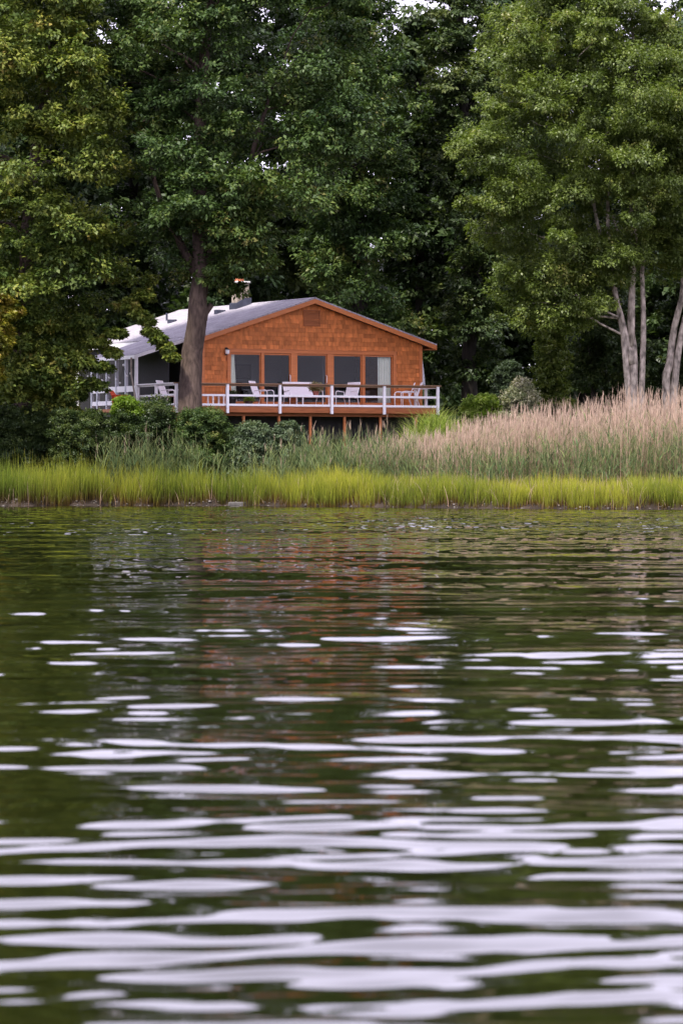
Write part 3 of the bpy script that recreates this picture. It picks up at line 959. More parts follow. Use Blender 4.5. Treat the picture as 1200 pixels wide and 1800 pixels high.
def lobes_to_leaves(rg, lobes, per_cluster, leaf, clusters=13, droop=.35, tint_mu=.45, cl_r=.42, flat=.55, lowcut=-.35):
    """lobes: (x,y,z,r). Each lobe carries leafy sprays on its shell, each spray a tilted tuft."""
    lobes = np.asarray(lobes, dtype=float)
    nl = len(lobes)
    d = unit(rg.normal(size=(nl, clusters, 3)))
    d[..., 2] = np.where(d[..., 2] < lowcut, -d[..., 2] * .6, d[..., 2])
    d = unit(d)
    rad = lobes[:, 3][:, None] * rg.uniform(.45, 1.08, (nl, clusters))
    cc = lobes[:, None, :3] + d * rad[..., None] * np.array([1, 1, .66])
    cr = np.clip(lobes[:, 3][:, None] * cl_r * rg.uniform(.65, 1.3, (nl, clusters)), .18, 1.1)
    ct = rg.normal(tint_mu, .15, (nl, clusters)) + rg.normal(0, .13, (nl, 1))
    cc = cc.reshape(-1, 3); cd = d.reshape(-1, 3); cr = cr.ravel(); ct = ct.ravel()
    n = len(cc)
    q = unit(rg.normal(size=(n, per_cluster, 3))) * (rg.uniform(0, 1, (n, per_cluster, 1)) ** .45)
    q[..., 2] *= flat
    # tuft tilts with its outward direction
    C = cc[:, None] + q * cr[:, None, None] + cd[:, None] * (q[..., 2:3] * cr[:, None, None] * .5)
    hor = q.copy()
    T = hor + cd[:, None] * .5 + rg.normal(size=C.shape) * .45 + np.array([0, 0, -droop])
    N = np.array([0, 0, .9]) + cd[:, None] * .55 + rg.normal(size=C.shape) * .42
    m = n * per_cluster
    Ln = leaf * rg.uniform(.6, 1.35, m)
    Wd = Ln * rg.uniform(.45, .7, m)
    t = np.clip(np.repeat(ct, per_cluster) + rg.normal(0, .13, m), 0, 1)
    return leaf_geo(C.reshape(-1, 3), T.reshape(-1, 3), N.reshape(-1, 3), Ln, Wd, t)

def outline_lobes(rg, outline, Y, depth, r0, r1, gap=1.0, n=None):
    """fill an outline given as rows (py, px_left, px_right) with lobes that bulge toward and away from the viewer"""
    py = np.array([o[0] for o in outline], float); pl = np.array([o[1] for o in outline], float); pr_ = np.array([o[2] for o in outline], float)
    k = Y / F
    area = np.trapz((pr_ - pl) * k, py * k)
    rm = .5 * (r0 + r1)
    if n is None: n = int(area / (rm * rm * gap))
    ys_ = np.linspace(py[0], py[-1], 400)
    wd = np.interp(ys_, py, pr_) - np.interp(ys_, py, pl)
    cdf = np.cumsum(wd); cdf = cdf / cdf[-1]
    out_ = []
    for i in range(n):
        y = np.interp((i + rg.uniform()) / n, cdf, ys_)
        a, b_ = np.interp(y, py, pl), np.interp(y, py, pr_)
        t = rg.uniform(-1, 1)
        r = rg.uniform(r0, r1)
        x = .5 * (a + b_) + t * max(.5 * (b_ - a) - r * .75 / k, 4)
        ext = min(depth, .5 * (b_ - a) * k) * math.sqrt(max(0.08, 1 - t * t * .85))
        p = at(x, y, Y)
        out_.append((p.x, Y + rg.triangular(-1, -.45, 1) * ext, p.z, r))
    return out_

def limb(mb, p0, p1, r0, r1, rg, seg=5, sag=.0, n=7):
    p0, p1 = Vector(p0), Vector(p1)
    ln = (p1 - p0).length
    pts = []
    for i in range(seg + 1):
        t = i / seg
        j = Vector(rg.normal(size=3)) * ln * .03 * (1 if 0 < i < seg else 0)
        pts.append(p0.lerp(p1, t) + j + Vector((0, 0, math.sin(t * math.pi) * sag * ln)))
    mb.tube(pts, [r0 + (r1 - r0) * (i / seg) for i in range(seg + 1)], n)

def tree(name, label, cat, px, Y, stems, outline, depth, lobe_r, gap, leaf, per_cluster, mat, bark, seed, group=None,
         clusters=13, droop=.35, tint=.45, limbs=14, extra=(), twig=0, cl_r=.36, flat=.5):
    """stems: list of (list of (px, py), r_base, r_top)"""
    rg = np.random.default_rng(seed)
    base = at(px, 0, Y)
    gz = float(ground_z(base.x, Y))
    root = empty(name, (base.x, Y, gz), 0, label, cat, group)
    off = Vector((base.x, Y, gz))
    lobes = outline_lobes(rg, outline, Y, depth, lobe_r[0], lobe_r[1], gap)
    for (ex, ey, er, edy) in extra:
        p = at(ex, ey, Y + edy); lobes.append((p.x, p.y, p.z, er))
    mb = MB()
    axis_pts = []
    for (pts, rb, rt) in stems:
        P = [at(a, b_, Y) for (a, b_) in pts]
        P[0] = Vector((P[0].x, Y, min(P[0].z, gz - .3) if P[0].z < gz + 2.5 else P[0].z))
        P = [p + Vector((0, (i % 3 - 1) * .15, 0)) if i else p for i, p in enumerate(P)]
        # finer polyline with slight wobble
        Q = []
        for i in range(len(P) - 1):
            for t in (0, .34, .67): Q.append(P[i].lerp(P[i + 1], t) + Vector(rg.normal(size=3)) * rb * .10)
        Q.append(P[-1])
        rr = [rb + (rt - rb) * (i / (len(Q) - 1)) ** .8 for i in range(len(Q))]
        rr[0] *= 1.35; rr[1] *= 1.08
        mb.tube([q - off for q in Q], rr, 12)
        axis_pts += [(q, r_) for q, r_ in zip(Q, rr)]
    la = np.array(lobes)
    order = rg.permutation(len(la) - len(extra))[:limbs]
    for i in order:
        tgt = Vector(la[i][:3])
        cand = [(q, r_) for q, r_ in axis_pts if q.z < tgt.z - .4 and q.z > min(gz + 6.5, tgt.z - 2.5)] or axis_pts
        q, r_ = min(cand, key=lambda c: (c[0] - tgt).length + .3 * abs(c[0].z - tgt.z))
        limb(mb, q - off, tgt - off, min(r_ * .45, .16, .022 * (tgt - q).length + .03), .02, rg, sag=.06)
    for i in rg.permutation(len(la))[:twig]:
        c = Vector(la[i][:3])
        e = c + Vector((rg.normal() * 1.2, -abs(rg.normal()) * 1.3, rg.normal() * .9))
        limb(mb, c - off, e - off, .018, .006, rg, n=5)
    mb.build('trunk', bark, root, smooth=True)
    la = la.copy(); la[:, 0] -= off.x; la[:, 1] -= off.y; la[:, 2] -= off.z
    V, Q, t = lobes_to_leaves(rg, la, per_cluster, leaf, clusters, droop, tint, cl_r, flat)
    np_mesh('crown', V, Q, mat, root, tint=t)
    return root

# left oak: hangs down in front of the left of the house
tree('oak_tree', 'large light green oak at the left bank with boughs hanging low toward the hedge', 'tree', 42, 141.6,
     [([(46, 800), (42, 640), (40, 540), (48, 420), (70, 240), (95, 60), (110, -80)], .42, .12)],
     [(-310, -60, 150), (-110, -110, 190), (0, -140, 215), (110, -170, 225), (220, -180, 250), (330, -180, 262), (400, -170, 265), (470, -150, 250), (540, -90, 205), (610, -90, 165), (690, -90, 160), (722, 10, 140)],
     4.2, (.95, 1.75), .60, .165, 36, M['leaf_left'], M['bark_oak'], 11, limbs=22, twig=6, clusters=34, cl_r=.25, flat=.6, tint=.37,
     extra=[(225, 540, .42, -.4), (243, 556, .32, -.5), (258, 568, .30, -.5), (266, 586, .28, -.6), (280, 600, .26, -.7), (292, 614, .26, -.7), (302, 630, .22, -.8), (250, 525, .5, -.3), (240, 500, .8, 0), (112, 716, .42, -.5), (124, 728, .4, -.5), (150, 575, .6, -.6), (172, 605, .5, -.6), (150, 640, .6, -.6), (178, 650, .45, -.6), (165, 685, .5, -.6), (130, 700, .5, -.6), (205, 590, .32, -.6), (198, 625, .3, -.6), (120, 640, .7, -.4), (40, 610, .7, -1.4), (20, 650, .7, -1.4), (60, 670, .7, -1.5), (30, 700, .6, -1.5), (70, 580, .6, -1.3)])
# big oak in front of the house
tree('oak_tree', 'tall dark oak with a thick brown trunk standing before the deck', 'tree', 340, 141.6,
     [([(332, 800), (335, 700), (338, 620), (348, 545), (352, 480), (352, 360), (350, 220), (362, 90), (372, -60)], .52, .15),
      ([(350, 490), (392, 400), (440, 280), (480, 150)], .20, .06), ([(347, 480), (290, 380), (255, 260)], .18, .06),
      ([(347, 590), (357, 560), (372, 535)], .20, .10)],
     [(-310, 260, 500), (-120, 220, 560), (0, 190, 640), (120, 190, 690), (220, 210, 700), (300, 220, 690), (380, 225, 660), (430, 240, 600), (480, 262, 470), (505, 285, 430)],
     4.6, (.95, 1.8), .62, .165, 36, M['leaf_oak'], M['bark_oak'], 12, limbs=26, twig=8, clusters=34, cl_r=.25, flat=.6, tint=.42,
     extra=[(195, 50, 1.2, 1.0), (222, 20, 1.1, 1.0), (205, 110, 1.0, 1.2), (408, 510, .5, -.2), (400, 480, .7, -.2)])
# oak whose boughs reach over the roof ridge from behind
tree('oak_tree', 'spreading oak behind the house ridge, its boughs drooping over the right roof slope', 'tree', 640, 153.5,
     [([(640, 720), (636, 560), (630, 380), (620, 200), (612, 0), (610, -120)], .40, .12)],
     [(-290, 500, 650), (-130, 490, 680), (0, 470, 705), (120, 470, 745), (220, 480, 740), (300, 490, 735), (380, 500, 730), (440, 500, 725), (500, 520, 715), (560, 590, 715), (600, 700, 760)],
     4.4, (1.0, 1.9), .62, .175, 36, M['leaf_oak'], M['bark_dark'], 13, limbs=22, twig=4, clusters=34, cl_r=.25, flat=.6, tint=.47)
# mid dark tree
tree('maple_tree', 'dark slender maple with black trunk between the house and the pale stemmed trees', 'tree', 826, 156.0,
     [([(826, 720), (826, 560), (824, 400), (815, 200), (806, 0), (800, -120)], .34, .1)],
     [(-280, 790, 880), (0, 765, 880), (60, 735, 885), (120, 725, 890), (240, 740, 900), (340, 760, 905), (440, 775, 900), (520, 775, 895), (600, 775, 900), (680, 790, 880)],
     3.2, (.8, 1.5), .66, .17, 42, M['leaf_dark'], M['bark_dark'], 14, limbs=18, twig=2, clusters=24, cl_r=.28, tint=.55)
# pale-stemmed trees at the right
tree('birch_tree', 'airy olive green tree with several pale bark stems rising from the reeds', 'tree', 1116, 143.5,
     [([(1114, 760), (1112, 640), (1108, 560), (1112, 440), (1108, 320), (1120, 200), (1112, 60), (1105, -70)], .19, .04),
      ([(1113, 700), (1096, 590), (1078, 500), (1068, 400), (1066, 230)], .145, .05),
      ([(1121, 740), (1130, 600), (1128, 480), (1136, 360), (1150, 220), (1160, 80)], .13, .04),
      ([(1112, 640), (1092, 560), (1060, 440), (1030, 300), (1000, 160)], .12, .04),
      ([(1108, 610), (1112, 500), (1090, 420), (1075, 380)], .10, .04)],
     [(-300, 960, 1110), (-110, 930, 1120), (-20, 890, 1140), (50, 850, 1180), (95, 840, 1250), (180, 810, 1260), (260, 790, 1250), (330, 790, 1240), (390, 800, 1230), (430, 820, 1180), (480, 850, 1140), (530, 875, 1110), (590, 895, 1030)],
     4.4, (.6, 1.2), .50, .115, 44, M['leaf_olive'], M['bark_pale'], 15, limbs=34, twig=5, clusters=24, cl_r=.30, flat=.75, tint=.45, droop=.55)
tree('birch_tree', 'leaning twin pale stems at the right edge with olive leaves', 'tree', 1185, 144.5,
     [([(1168, 760), (1172, 660), (1180, 600), (1196, 520), (1215, 380), (1230, 200), (1240, 0)], .19, .05),
      ([(1174, 760), (1188, 640), (1202, 560), (1235, 420), (1270, 250)], .17, .05)],
     [(-260, 1235, 1400), (-60, 1218, 1400), (40, 1185, 1400), (150, 1110, 1420), (260, 1110, 1420), (380, 1110, 1410), (470, 1130, 1380), (520, 1175, 1380)],
     4.2, (.6, 1.2), .48, .115, 44, M['leaf_olive'], M['bark_pale'], 16, limbs=26, twig=4, clusters=24, cl_r=.30, flat=.75, tint=.45, droop=.55)
# understorey
tree('small_tree', 'small yellow green upright tree standing behind the reeds', 'tree', 965, 148.0,
     [([(965, 720), (965, 620), (966, 540)], .09, .03)],
     [(545, 950, 985), (580, 940, 1000), (640, 935, 1000), (700, 940, 1000)], 1.2, (.4, .65), .35, .13, 40, M['leaf_olive'], M['bark_dark'], 17, limbs=8, tint=.5)
tree('small_tree', 'dark leafy small tree filling the gap left of the pale stems', 'tree', 1045, 150.5,
     [([(1045, 720), (1040, 600), (1046, 480)], .12, .03)],
     [(450, 1000, 1090), (540, 985, 1130), (620, 985, 1150), (700, 985, 1160)], 2.0, (.55, .95), .5, .16, 42, M['leaf_dark'], M['bark_dark'], 18, limbs=10, tint=.5)
tree('small_tree', 'dark leafy small tree behind the leaning twin stems', 'tree', 1210, 151.5,
     [([(1210, 720), (1212, 600), (1215, 480)], .12, .03)],
     [(440, 1150, 1270), (540, 1140, 1290), (620, 1135, 1290), (700, 1140, 1290)], 2.0, (.55, .95), .5, .16, 42, M['leaf_dark'], M['bark_dark'], 19, limbs=10, tint=.5)
tree('small_tree', 'low yellowing branchy tree at the left edge of the bank', 'tree', -20, 138.5,
     [([(-22, 800), (-20, 650), (-18, 540)], .08, .03)],
     [(515, -70, 30), (560, -80, 36), (605, -70, 24), (680, -70, -5)], .9, (.3, .5), .35, .15, 40, M['leaf_yellow'], M['bark_dark'], 20, limbs=8, tint=.5)
# trees of the wood behind, each its own
back = [
    (-60, 158, -160, 80, 'leaf_dark', 'dark broad tree behind the left oak at the picture edge'),
    (90, 162, -20, 210, 'leaf_dark', 'dark tree behind the far left of the grey roof'),
    (235, 164, 130, 350, 'leaf_dark', 'dark tree behind the rear end of the house'),
    (395, 162, 290, 500, 'leaf_dark', 'dark tree behind the chimney'),
    (545, 166, 440, 650, 'leaf_dark', 'dark tree directly behind the gable peak'),
    (735, 167, 640, 820, 'leaf_dark', 'dark tree behind the right eave of the house'),
    (900, 165, 790, 990, 'leaf_dark', 'dark tree behind the slender black trunked maple'),
    (1030, 163, 920, 1130, 'leaf_dark', 'dark tree behind the pale stemmed clump'),
    (1170, 164, 1070, 1290, 'leaf_dark', 'dark tree behind the leaning twin pale stems'),
]
for i, (px, Y, a, b_, mt, lab) in enumerate(back):
    hi = [-300, -290, -300, -290, -280, 30, -230, -250, 30][i]
    tree('woodland_tree', lab, 'tree', px, Y, [([(px, 730), (px + 6, 500), (px - 5, 250), (px + 4, hi)], .33, .1)],
         [(hi, a + 50, b_ - 50), (120, a + 5, b_ - 5), (300, a, b_), (480, a, b_), (600, a + 10, b_ - 10), (700, a + 20, b_ - 20)],
         3.2, (1.0, 1.8), .62, .32, 40, M[mt], M['bark_dark'], 40 + i, group='dark trees of the wood behind the house', limbs=10, tint=.38)

# far wood that reads as one mass
rg = np.random.default_rng(77)
lob = []
for i in range(620):
    x = rg.uniform(-45, 45); y = rg.uniform(178, 196)
    top = 17.5 + 2.5 * math.sin(x * .35) + 1.5 * math.sin(x * .9 + 1)
    zz_ = 3.5 + (top - 3.5) * rg.uniform(0, 1)
    lob.append((x, y, zz_, rg.uniform(1.4, 2.6)))
V, Q, t = lobes_to_leaves(rg, lob, 26, .6, 13, .3, .35, .5, .6)
tag(np_mesh('far_wood', V, Q, M['leaf_dark'], tint=t), 'distant dark wood closing the view behind all the trees', 'wood', kind='stuff')

# ------------------------------------------------------------------ shrubs
def shrub(name, label, cat, outline, Y, depth, lr, gap, leaf, pc, mat, seed, group=None, clusters=12, droop=.3, tint=.45, flat=.6):
    rg = np.random.default_rng(seed)
    lobes = outline_lobes(rg, outline, Y, depth, lr[0], lr[1], gap)
    cx = sum(o[1] + o[2] for o in outline) / (2 * len(outline))
    bx = at(cx, 0, Y).x
    gz = float(ground_z(bx, Y))
    root = empty(name, (bx, Y, gz), 0, label, cat, group)
    la = np.array(lobes); la[:, 0] -= bx; la[:, 1] -= Y; la[:, 2] -= gz
    V, Q, t = lobes_to_leaves(rg, la, pc, leaf, clusters, droop, tint, .45, flat, lowcut=-.7)
    np_mesh('foliage', V, Q, mat, root, tint=t)
    mb = MB()
    for i in rg.permutation(len(la))[:12]:
        limb(mb, (rg.normal() * .15, rg.normal() * .15, -.1), la[i][:3], .03, .01, rg, n=5)
    mb.build('stem', M['bark_dark'], root)
    return root
shrub('hedge', 'flat topped dark clipped hedge at the left bank', 'hedge', [(724, -60, 96), (760, -60, 100), (800, -60, 100), (850, -60, 100)], 140.6, 1.0, (.3, .45), .2, .065, 70, M['leaf_shrub'], 60, tint=.5)
shrub('shrub', 'dark rounded shrub between the hedge and the oak trunk', 'shrub', [(716, 195, 300), (742, 180, 318), (790, 180, 330), (850, 180, 330)], 140.4, 1.2, (.3, .55), .24, .07, 70, M['leaf_shrub'], 61, tint=.5)
shrub('shrub', 'dark shrub spread around the foot of the big oak trunk', 'shrub', [(728, 312, 392), (752, 302, 408), (790, 300, 415), (840, 300, 415)], 139.9, 1.1, (.28, .5), .24, .07, 70, M['leaf_oak'], 62, tint=.45)
shrub('shrub', 'low dark shrub with pale glints under the left oak', 'shrub', [(730, 90, 180), (770, 85, 195), (820, 85, 195), (850, 85, 195)], 139.9, .9, (.28, .45), .26, .07, 60, M['leaf_shrub'], 63, tint=.62)
shrub('shrub', 'rounded blue green bush under the left half of the deck', 'shrub', [(752, 425, 470), (775, 408, 485), (810, 405, 490), (845, 405, 490)], 138.9, .9, (.25, .42), .24, .085, 66, M['leaf_blue'], 64, tint=.5, droop=.6)
shrub('shrub', 'grey green bush under the middle of the deck', 'shrub', [(752, 485, 525), (775, 472, 540), (810, 468, 545), (845, 468, 545)], 139.3, .9, (.25, .42), .24, .085, 66, M['leaf_blue'], 65, tint=.4, droop=.6)
shrub('shrub', 'feathery dark green round bush behind the reeds right of the deck', 'shrub', [(642, 878, 905), (665, 865, 918), (700, 860, 920), (740, 860, 920)], 149.0, .7, (.25, .4), .28, .10, 60, M['leaf_blue'], 66, tint=.2)
shrub('shrub', 'pale blossoming bush standing above the reeds', 'shrub', [(672, 905, 925), (695, 885, 945), (730, 880, 950), (760, 880, 950)], 146.5, .7, (.22, .4), .3, .09, 42, M['leaf_pale'], 67, tint=.5)
shrub('shrub', 'bright yellow green bush between the deck end and the pale bush', 'shrub', [(702, 815, 870), (725, 808, 890), (770, 808, 900), (800, 808, 900)], 147.5, .7, (.25, .4), .3, .10, 50, M['leaf_bright'], 68, tint=.6)
shrub('shrub', 'bright green weedy bush beside the pale blossoming bush', 'shrub', [(706, 940, 1010), (735, 940, 1040), (780, 940, 1040)], 147.5, .7, (.25, .4), .35, .10, 45, M['leaf_olive'], 69, tint=.5)
shrub('shrub', 'bright green weeds topping the dark shrub below the red chair', 'shrub', [(704, 205, 235), (716, 200, 250), (730, 200, 250)], 140.0, .3, (.14, .22), .3, .08, 40, M['leaf_bright'], 70, tint=.3)  # brighter leaves than the dark shrub beneath

# ------------------------------------------------------------------ blades, reeds
def blades(rg, P, Hh, Wd, lean, seg=3, curve=1.6, tip=.12):
    """upright tapered blades bending over toward a random side; returns V,Q,hgt"""
    n = len(P)
    an = rg.uniform(0, 2 * math.pi, n)
    fa = rg.uniform(0, 2 * math.pi, n)
    D = np.stack([np.cos(an), np.sin(an), np.zeros(n)], -1)
    S = np.stack([np.cos(fa), np.sin(fa), np.zeros(n)], -1)
    Vs, hs = [], []
    for k in range(seg + 1):
        t = k / seg
        c = P + D * (lean * Hh * t ** curve)[:, None] + np.array([0, 0, 1.0]) * (Hh * t * (1 - .35 * np.minimum(lean, 1.2) * t))[:, None]
        ww = Wd * (1 - t * (1 - tip))
        Vs.append(np.stack([c - S * ww[:, None] * .5, c + S * ww[:, None] * .5], 1)); hs.append(np.full((n, 2), t))
    V = np.stack(Vs, 1).reshape(-1, 3)
    Hs = np.stack(hs, 1).ravel()
    b_ = np.arange(n)[:, None] * (2 * (seg + 1)) + np.arange(seg)[None, :] * 2
    Q = np.stack([b_, b_ + 1, b_ + 3, b_ + 2], -1).reshape(-1, 4)
    return V, Q, Hs

def cat_mesh(name, pieces, mats, parent=None):
    V, Q, Hs, T, Mi = [], [], [], [], []
    o_ = 0
    for (v, q, h, t, mi) in pieces:
        V.append(v); Q.append(q + o_); Hs.append(h); T.append(np.repeat(t, len(q) // len(t))); Mi.append(np.full(len(q), mi)); o_ += len(v)
    return np_mesh(name, np.concatenate(V), np.concatenate(Q), mats, parent, tint=np.concatenate(T), hgt=np.concatenate(Hs), midx=np.concatenate(Mi))

rg = np.random.default_rng(5)
# marsh grass along the water: dense tufts, taller toward the left
nt_ = 5200
tx = rg.uniform(-19, 19, nt_)
td = rg.uniform(0.15, 4.3, nt_) ** 1.0
front = rg.uniform(size=nt_) < .3
td = np.where(front, rg.uniform(-.14, .4, nt_), td)
edge = .08 * np.sin(tx * 2.1) + .08 * np.sin(tx * 5.3 + 1)
keep = (td > edge) & (rg.uniform(size=nt_) < np.interp(tx, [-14, -6, 0], [.55, .7, 1]))
tx, td = tx[keep], td[keep]
per = 15
bx = np.repeat(tx, per) + rg.normal(0, .09, len(tx) * per)
by = np.repeat(shore(tx) + td, per) + rg.normal(0, .09, len(tx) * per)
bz = ground_z(bx, by) - .03
th_ = np.interp(tx, [-14, -8, -5, 0, 4, 12], [1.35, 1.18, 1.08, .90, .70, .66]) * rg.uniform(.8, 1.12, len(tx))
tall = rg.uniform(size=len(tx)) < np.interp(tx, [-14, -4, 2], [.10, .05, .0])
th_ = np.where(tall, th_ * 1.28, th_) * (1 + .10 * np.sin(tx * 1.9 + 1) + .08 * np.sin(tx * 4.7 + td * 2))
hh = np.repeat(th_ * rg.uniform(.82, 1.12, len(th_)), per) * rg.uniform(.6, 1.12, len(bx))
V, Q, Hs = blades(rg, np.stack([bx, by, bz], -1), hh, rg.uniform(.012, .024, len(bx)), np.abs(rg.normal(0, .17, len(bx))))
tp = .5 + .22 * np.sin(tx * .8 + 2) + .18 * np.sin(tx * 2.3 + td) + rg.normal(0, .16, len(tx)) + np.interp(tx, [-12, 0, 6], [-.18, 0, .12])
tt = np.clip(np.repeat(tp, per) + rg.normal(0, .13, len(bx)), 0, 1)
mg = cat_mesh('marsh_grass', [(V, Q, Hs, tt, 0)], [M['marsh']])
tag(mg, 'bright yellow green marsh grass fringing the water', 'grass', kind='stuff')

def reed_bed(name, label, X, Y, Ht, rg, leafy, plume, green, stem='reed_stem'):
    n = len(X)
    Z = ground_z(X, Y)
    P = np.stack([X, Y, Z], -1)
    lean = np.abs(rg.normal(0, .075, n))
    st_ = rg.uniform(0, 1, n)
    pcs = []
    V, Q, Hs = blades(rg, P, Ht, rg.uniform(.010, .018, n), lean, 3, 1.8, .5)
    pcs.append((V, Q, Hs, st_, 0))
    tops = V.reshape(n, 8, 3)[:, 6:8].mean(1)
    base = V.reshape(n, 8, 3)
    for k in range(leafy):
        f = rg.uniform(.12, .86, n)
        q = P + (tops - P) * f[:, None]
        sel = rg.uniform(size=n) < np.clip(green(X) * (1.15 - .55 * f), 0, 1)
        q = q[sel]
        v, fq, h = blades(rg, q, rg.uniform(.28, .55, len(q)), rg.uniform(.020, .042, len(q)), rg.uniform(.25, .9, len(q)), 3, 1.3, .1)
        pcs.append((v, fq, h, rg.uniform(0, 1, len(q)), 1))
    sel = rg.uniform(size=n) < plume(X)
    for k in range(3):
        q = tops[sel] - np.array([0, 0, 1.0]) * rg.uniform(0.05, .22, sel.sum())[:, None]
        v, fq, h = blades(rg, q, rg.uniform(.16, .38, len(q)), rg.uniform(.010, .022, len(q)), rg.uniform(.02, .35, len(q)), 3, 1.4, .25)
        pcs.append((v, fq, h, rg.uniform(0, 1, len(q)), 2))
    o = cat_mesh(name, pcs, [M[stem], M['reed_leaf'], M['reed_plume']])
    return tag(o, label, 'reeds', kind='stuff')
n = 13000
X = .2 + 18.8 * rg.uniform(0, 1, n) ** .92
X = X[rg.uniform(size=n) < np.interp(X, [0, 1.5, 3], [.4, .9, 1])]
n = len(X)
Y = shore(X) + 4.0 + rg.uniform(0, 1, n) * np.interp(X, [0.2, 3, 8, 19], [3.0, 8, 11, 12])
pxx = 600 + X * F / Y
topz = EYE + (HOR - np.interp(pxx, [640, 700, 800, 900, 1000, 1100, 1180, 1400], [778, 772, 748, 726, 710, 695, 694, 700])) * Y / F
Ht = np.maximum((topz - ground_z(X, Y)) * rg.choice([.58, .70, .80, .90, 1.0], n, p=[.2, .27, .27, .18, .08]) * rg.uniform(.92, 1.08, n), .9)
reed_bed('tall_reeds', 'tall pinkish plumed reeds on the right half of the bank', X, Y, Ht, rg, 9, lambda x: 1.0 + .35 * np.sin(x * 1.3) + .2 * np.sin(x * 3.1), lambda x: np.full(len(x), .27))
n = 3600
X = rg.uniform(-9.0, 2.6, n)
X = X[rg.uniform(size=n) < np.interp(X, [-9, -8, -5.8, -4.8, -3, -1.8, -.6, 2.6], [.04, .24, .26, .08, .07, .3, .5, .35])]
n = len(X)
Y = np.where(X < -2, np.minimum(shore(X) + rg.uniform(1.2, 2.6, n), 138.9), shore(X) + 3.4 + rg.uniform(0, 2.4, n))
Ht = rg.uniform(1.1, 2.5, n) * np.interp(X, [-9, -6, -3.5, -1.5, 1.6], [1.0, 1.0, .8, .95, 1.05])
XG = rg.uniform(2.6, 19, 1700)
YG = shore(XG) + 3.6 + rg.uniform(0, 1, 1700) ** 1.4 * 7
X = np.concatenate([X, XG]); Y = np.concatenate([Y, YG])
topg = EYE + (HOR - np.interp(600 + XG * F / YG, [700, 800, 1000, 1180, 1400], [790, 775, 752, 735, 735])) * YG / F
Ht = np.concatenate([Ht, np.maximum((topg - ground_z(XG, YG)) * rg.uniform(.6, 1.05, 1700), .7)])
reed_bed('green_reeds', 'shorter green leafy reeds below the deck and mixed low among the pink reeds', X, Y, Ht, rg, 8, lambda x: np.interp(x, [-9, -2, 1.6], [.03, .08, .3]), lambda x: np.full(len(x), 1.1), 'green_stem')
# a few lone stalks in front of the deck
# arching bright grass mound at the right end of the deck
def mound(label, px, pytop, Y, n, rr, hgt, seed):
    rg = np.random.default_rng(seed)
    p = at(px, pytop, Y)
    gz = float(ground_z(p.x, Y))
    root = empty('ornamental_grass', (p.x, Y, gz), 0, label, 'grass clump')
    r = rr * np.sqrt(rg.uniform(0, 1, n)); a = rg.uniform(0, 6.28, n)
    z0 = rg.uniform(0, 1, n) * (p.z - gz - hgt * .75) * (1 - (r / rr) ** 2 * .6)
    P = np.stack([r * np.cos(a), r * np.sin(a), np.maximum(z0, -.05)], -1)
    V, Q, Hs = blades(rg, P, rg.uniform(.6, 1.1, n) * hgt, rg.uniform(.016, .03, n), rg.uniform(.3, 1.15, n), 3, 1.5, .1)
    o = cat_mesh('blades', [(V, Q, Hs, rg.uniform(0, 1, n), 0)], [M['mound']], root)
    return root
mound('arching bright green grass clump at the right end of the deck', 765, 702, 141.6, 3600, 1.25, 1.15, 81)

# ------------------------------------------------------------------ small things
def pot_plant(name, label, u, v, z, r, h, potmat, leafm, seed, fol=.16, n=70, leaf=.07):
    root = empty(name, hp(u, v, z), 0, label, 'plant pot')
    b = MB(); b.lathe((0, 0, 0), [(r * .7, 0), (r * .95, h * .8), (r * 1.05, h * .82), (r * 1.05, h), (r * .9, h)], 16)
    b.build('pot', potmat, root)
    rg = np.random.default_rng(seed)
    V, Q, t = lobes_to_leaves(rg, [(0, 0, h + fol * .6, fol), (fol * .5, 0, h + fol * .5, fol * .7), (-fol * .5, 0.03, h + fol * .6, fol * .7)], n, leaf, 8, .3, .5, .5, .8)
    np_mesh('plant', V, Q, leafm, root, tint=t)
    return root
pot_plant('flower_pot', 'terracotta pot of flowers standing on the glass deck table', 4.08, -1.45, .413, .13, .19, M['terracotta'], M['petal'], 91)
pot_plant('flower_pot', 'black pot on the deck beside the pale green curtain', .78, -1.0, 0, .17, .34, M['black_pot'], M['leaf_shrub'], 92, .12, 40)
pot_plant('flower_pot', 'dark brown pot with thin plant standing left of the first armchair', 1.25, -1.5, 0, .15, .2, M['brown_pot'], M['leaf_bright'], 93, .1, 20)

# red chair and blue box on the porch side
rc = empty('lawn_chair', at(209, 708, 143.2), R(70), 'orange red plastic lawn chair peeking over the shrub by the porch', 'chair')
b = MB(); b.box(-.22, .22, -.35, .12, .16, .20); b.build('seat', M['red_plastic'], rc, bevel=.015)
b = MB(); b.prism([(-.24, .10, .18), (.24, .10, .18), (.2, .30, .46), (-.2, .30, .46)], (0, .05, .02)); b.build('backrest', M['red_plastic'], rc, bevel=.015)
for sx_ in (-.24, .24):
    b = MB(); b.box(sx_ - .04, sx_ + .04, -.36, .2, .26, .29); b.box(sx_ - .03, sx_ + .03, -.33, -.27, -.35, .26); b.box(sx_ - .03, sx_ + .03, .1, .16, -.35, .26)
    b.build('armrest', M['red_plastic'], rc, bevel=.01)
cb_ = empty('cool_box', at(257, 714, 143.3), R(20), 'pale blue cool box with white lid beside the porch post', 'box')
b = MB(); b.box(-.34, .34, -.2, .2, -.3, .13); b.build('body', M['blue_plastic'], cb_, bevel=.02)
b = MB(); b.box(-.36, .36, -.22, .22, .132, .20); b.build('lid', M['white_paint'], cb_, bevel=.02)
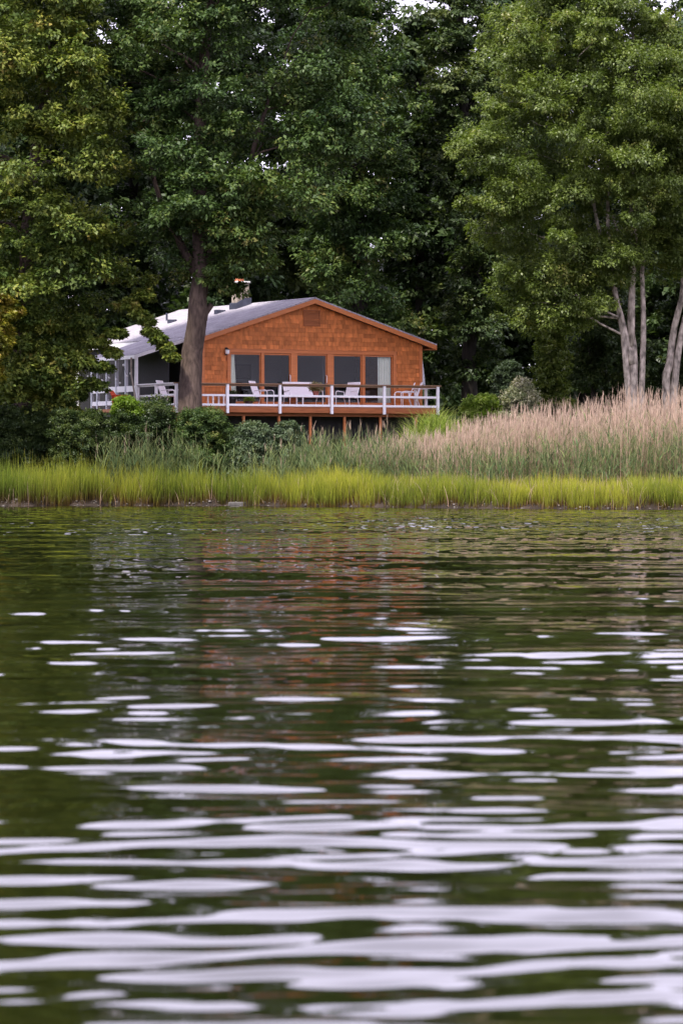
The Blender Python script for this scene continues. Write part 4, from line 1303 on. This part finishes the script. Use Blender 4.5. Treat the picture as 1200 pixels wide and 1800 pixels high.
# string lights along the porch
sl = empty('string_lights', hp(PU, PV0, 1.7), TH, 'string of small white bulbs hanging between the porch posts', 'string lights')
b = MB()
pts = []
for i in range(5):
    va, vb = i * .9, (i + 1) * .9
    for k in range(8):
        t = k / 8
        pts.append((-.07, va + (vb - va) * t, -.05 - .9 * (4 * t * (1 - t)) * (.5 + .3 * (i % 2)) ))
b.tube(pts, .008, 5); b.build('cable', M['black_metal'], sl)
for i in range(2, len(pts), 3):
    b = MB(); x, y, z = pts[i]; b.lathe((x, y, z - .1), [(.012, 0), (.045, .02), (.05, .05), (.03, .09)], 8); b.build('bulb', M['lamp_glass'], sl, smooth=True)
# cloth hanging from the right eave
fl = MB()
vs, fs = [], []
for i in range(13):
    t = i / 12
    for k in range(7):
        s_ = k / 6
        vs.append(((s_ - .15) * .34 * (.35 + .65 * t), .02 * math.sin(s_ * 9 + t * 4) + .2 * s_, -1.25 * t - .15 * s_ * t))
for i in range(12):
    for k in range(6):
        a = i * 7 + k
        fs.append((a, a + 1, a + 8, a + 7))
fl.add(vs, fs)
flag = fl.build('hanging_cloth', M['cloth_white'], smooth=True)
flag.modifiers.new('cloth', 'SOLIDIFY').thickness = .006
flag.location = hp(W + .14, .25, roof_z(W + .5) - .26); flag.rotation_euler = (0, 0, TH)
tag(flag, 'white cloth hanging under the right eave of the house', 'cloth')
# flat stone at the waterline
rk = MB()
rgk = np.random.default_rng(3)
p = at(414, 884, 134.2)
rk.prism([(-.32, -.15, 0), (.3, -.18, 0), (.34, .1, 0), (.1, .2, 0), (-.3, .14, 0)], (0.02, 0, .17))
ro = rk.build('rock', M['stone'], bevel=.04)
X0 = p.x; ro.location = (X0, float(shore(X0)) - .1, -.02)
tag(ro, 'flat grey rock lying at the water edge below the marsh grass', 'rock')

# dead stalks of the marsh grass and a wrack line of pale shells and pebbles at the waterline
rg = np.random.default_rng(31)
n = 2600
X = rg.uniform(-18, 18, n); Y = shore(X) + rg.uniform(-.1, 2.5, n)
V, Q, Hs = blades(rg, np.stack([X, Y, ground_z(X, Y) - .02], -1), rg.uniform(.25, .9, n), rg.uniform(.014, .026, n), np.abs(rg.normal(.2, .4, n)))
tag(cat_mesh('dead_grass', [(V, Q, Hs, rg.uniform(0, 1, n), 0)], [M['reed_stem']]), 'dry brown stalks bent among the marsh grass', 'grass', kind='stuff')
n = 900
X = rg.uniform(-18, 18, n); Y = shore(X) + rg.normal(.02, .16, n); Z = ground_z(X, Y)
r = rg.uniform(.012, .045, n) * rg.uniform(.5, 1.4, n)
V = np.zeros((n, 8, 3)); k = 0
for zz_ in (-1, 1):
    for (ax, ay) in ((-1, -1), (1, -1), (1, 1), (-1, 1)):
        V[:, k, 0] = X + ax * r * rg.uniform(.6, 1.2, n); V[:, k, 1] = Y + ay * r * rg.uniform(.6, 1.2, n); V[:, k, 2] = Z + zz_ * r * rg.uniform(.3, .8, n); k += 1
b_ = np.arange(n)[:, None, None] * 8
Q = (b_ + np.array([(0, 3, 2, 1), (4, 5, 6, 7), (0, 1, 5, 4), (1, 2, 6, 5), (2, 3, 7, 6), (3, 0, 4, 7)])[None]).reshape(-1, 4)
M['pebble'] = leaf_mat('pebbles and shells', [(0.0, (0.05, 0.04, 0.035)), (0.8, (0.11, 0.095, 0.08)), (1.0, (0.3, 0.27, 0.24))], 0.0)
tag(np_mesh('pebbles', V.reshape(-1, 3), Q, [M['pebble']], tint=np.repeat(rg.uniform(0, 1, n) ** 1.6, 6)), 'pebbles and shell bits along the muddy water edge', 'pebbles', kind='stuff')
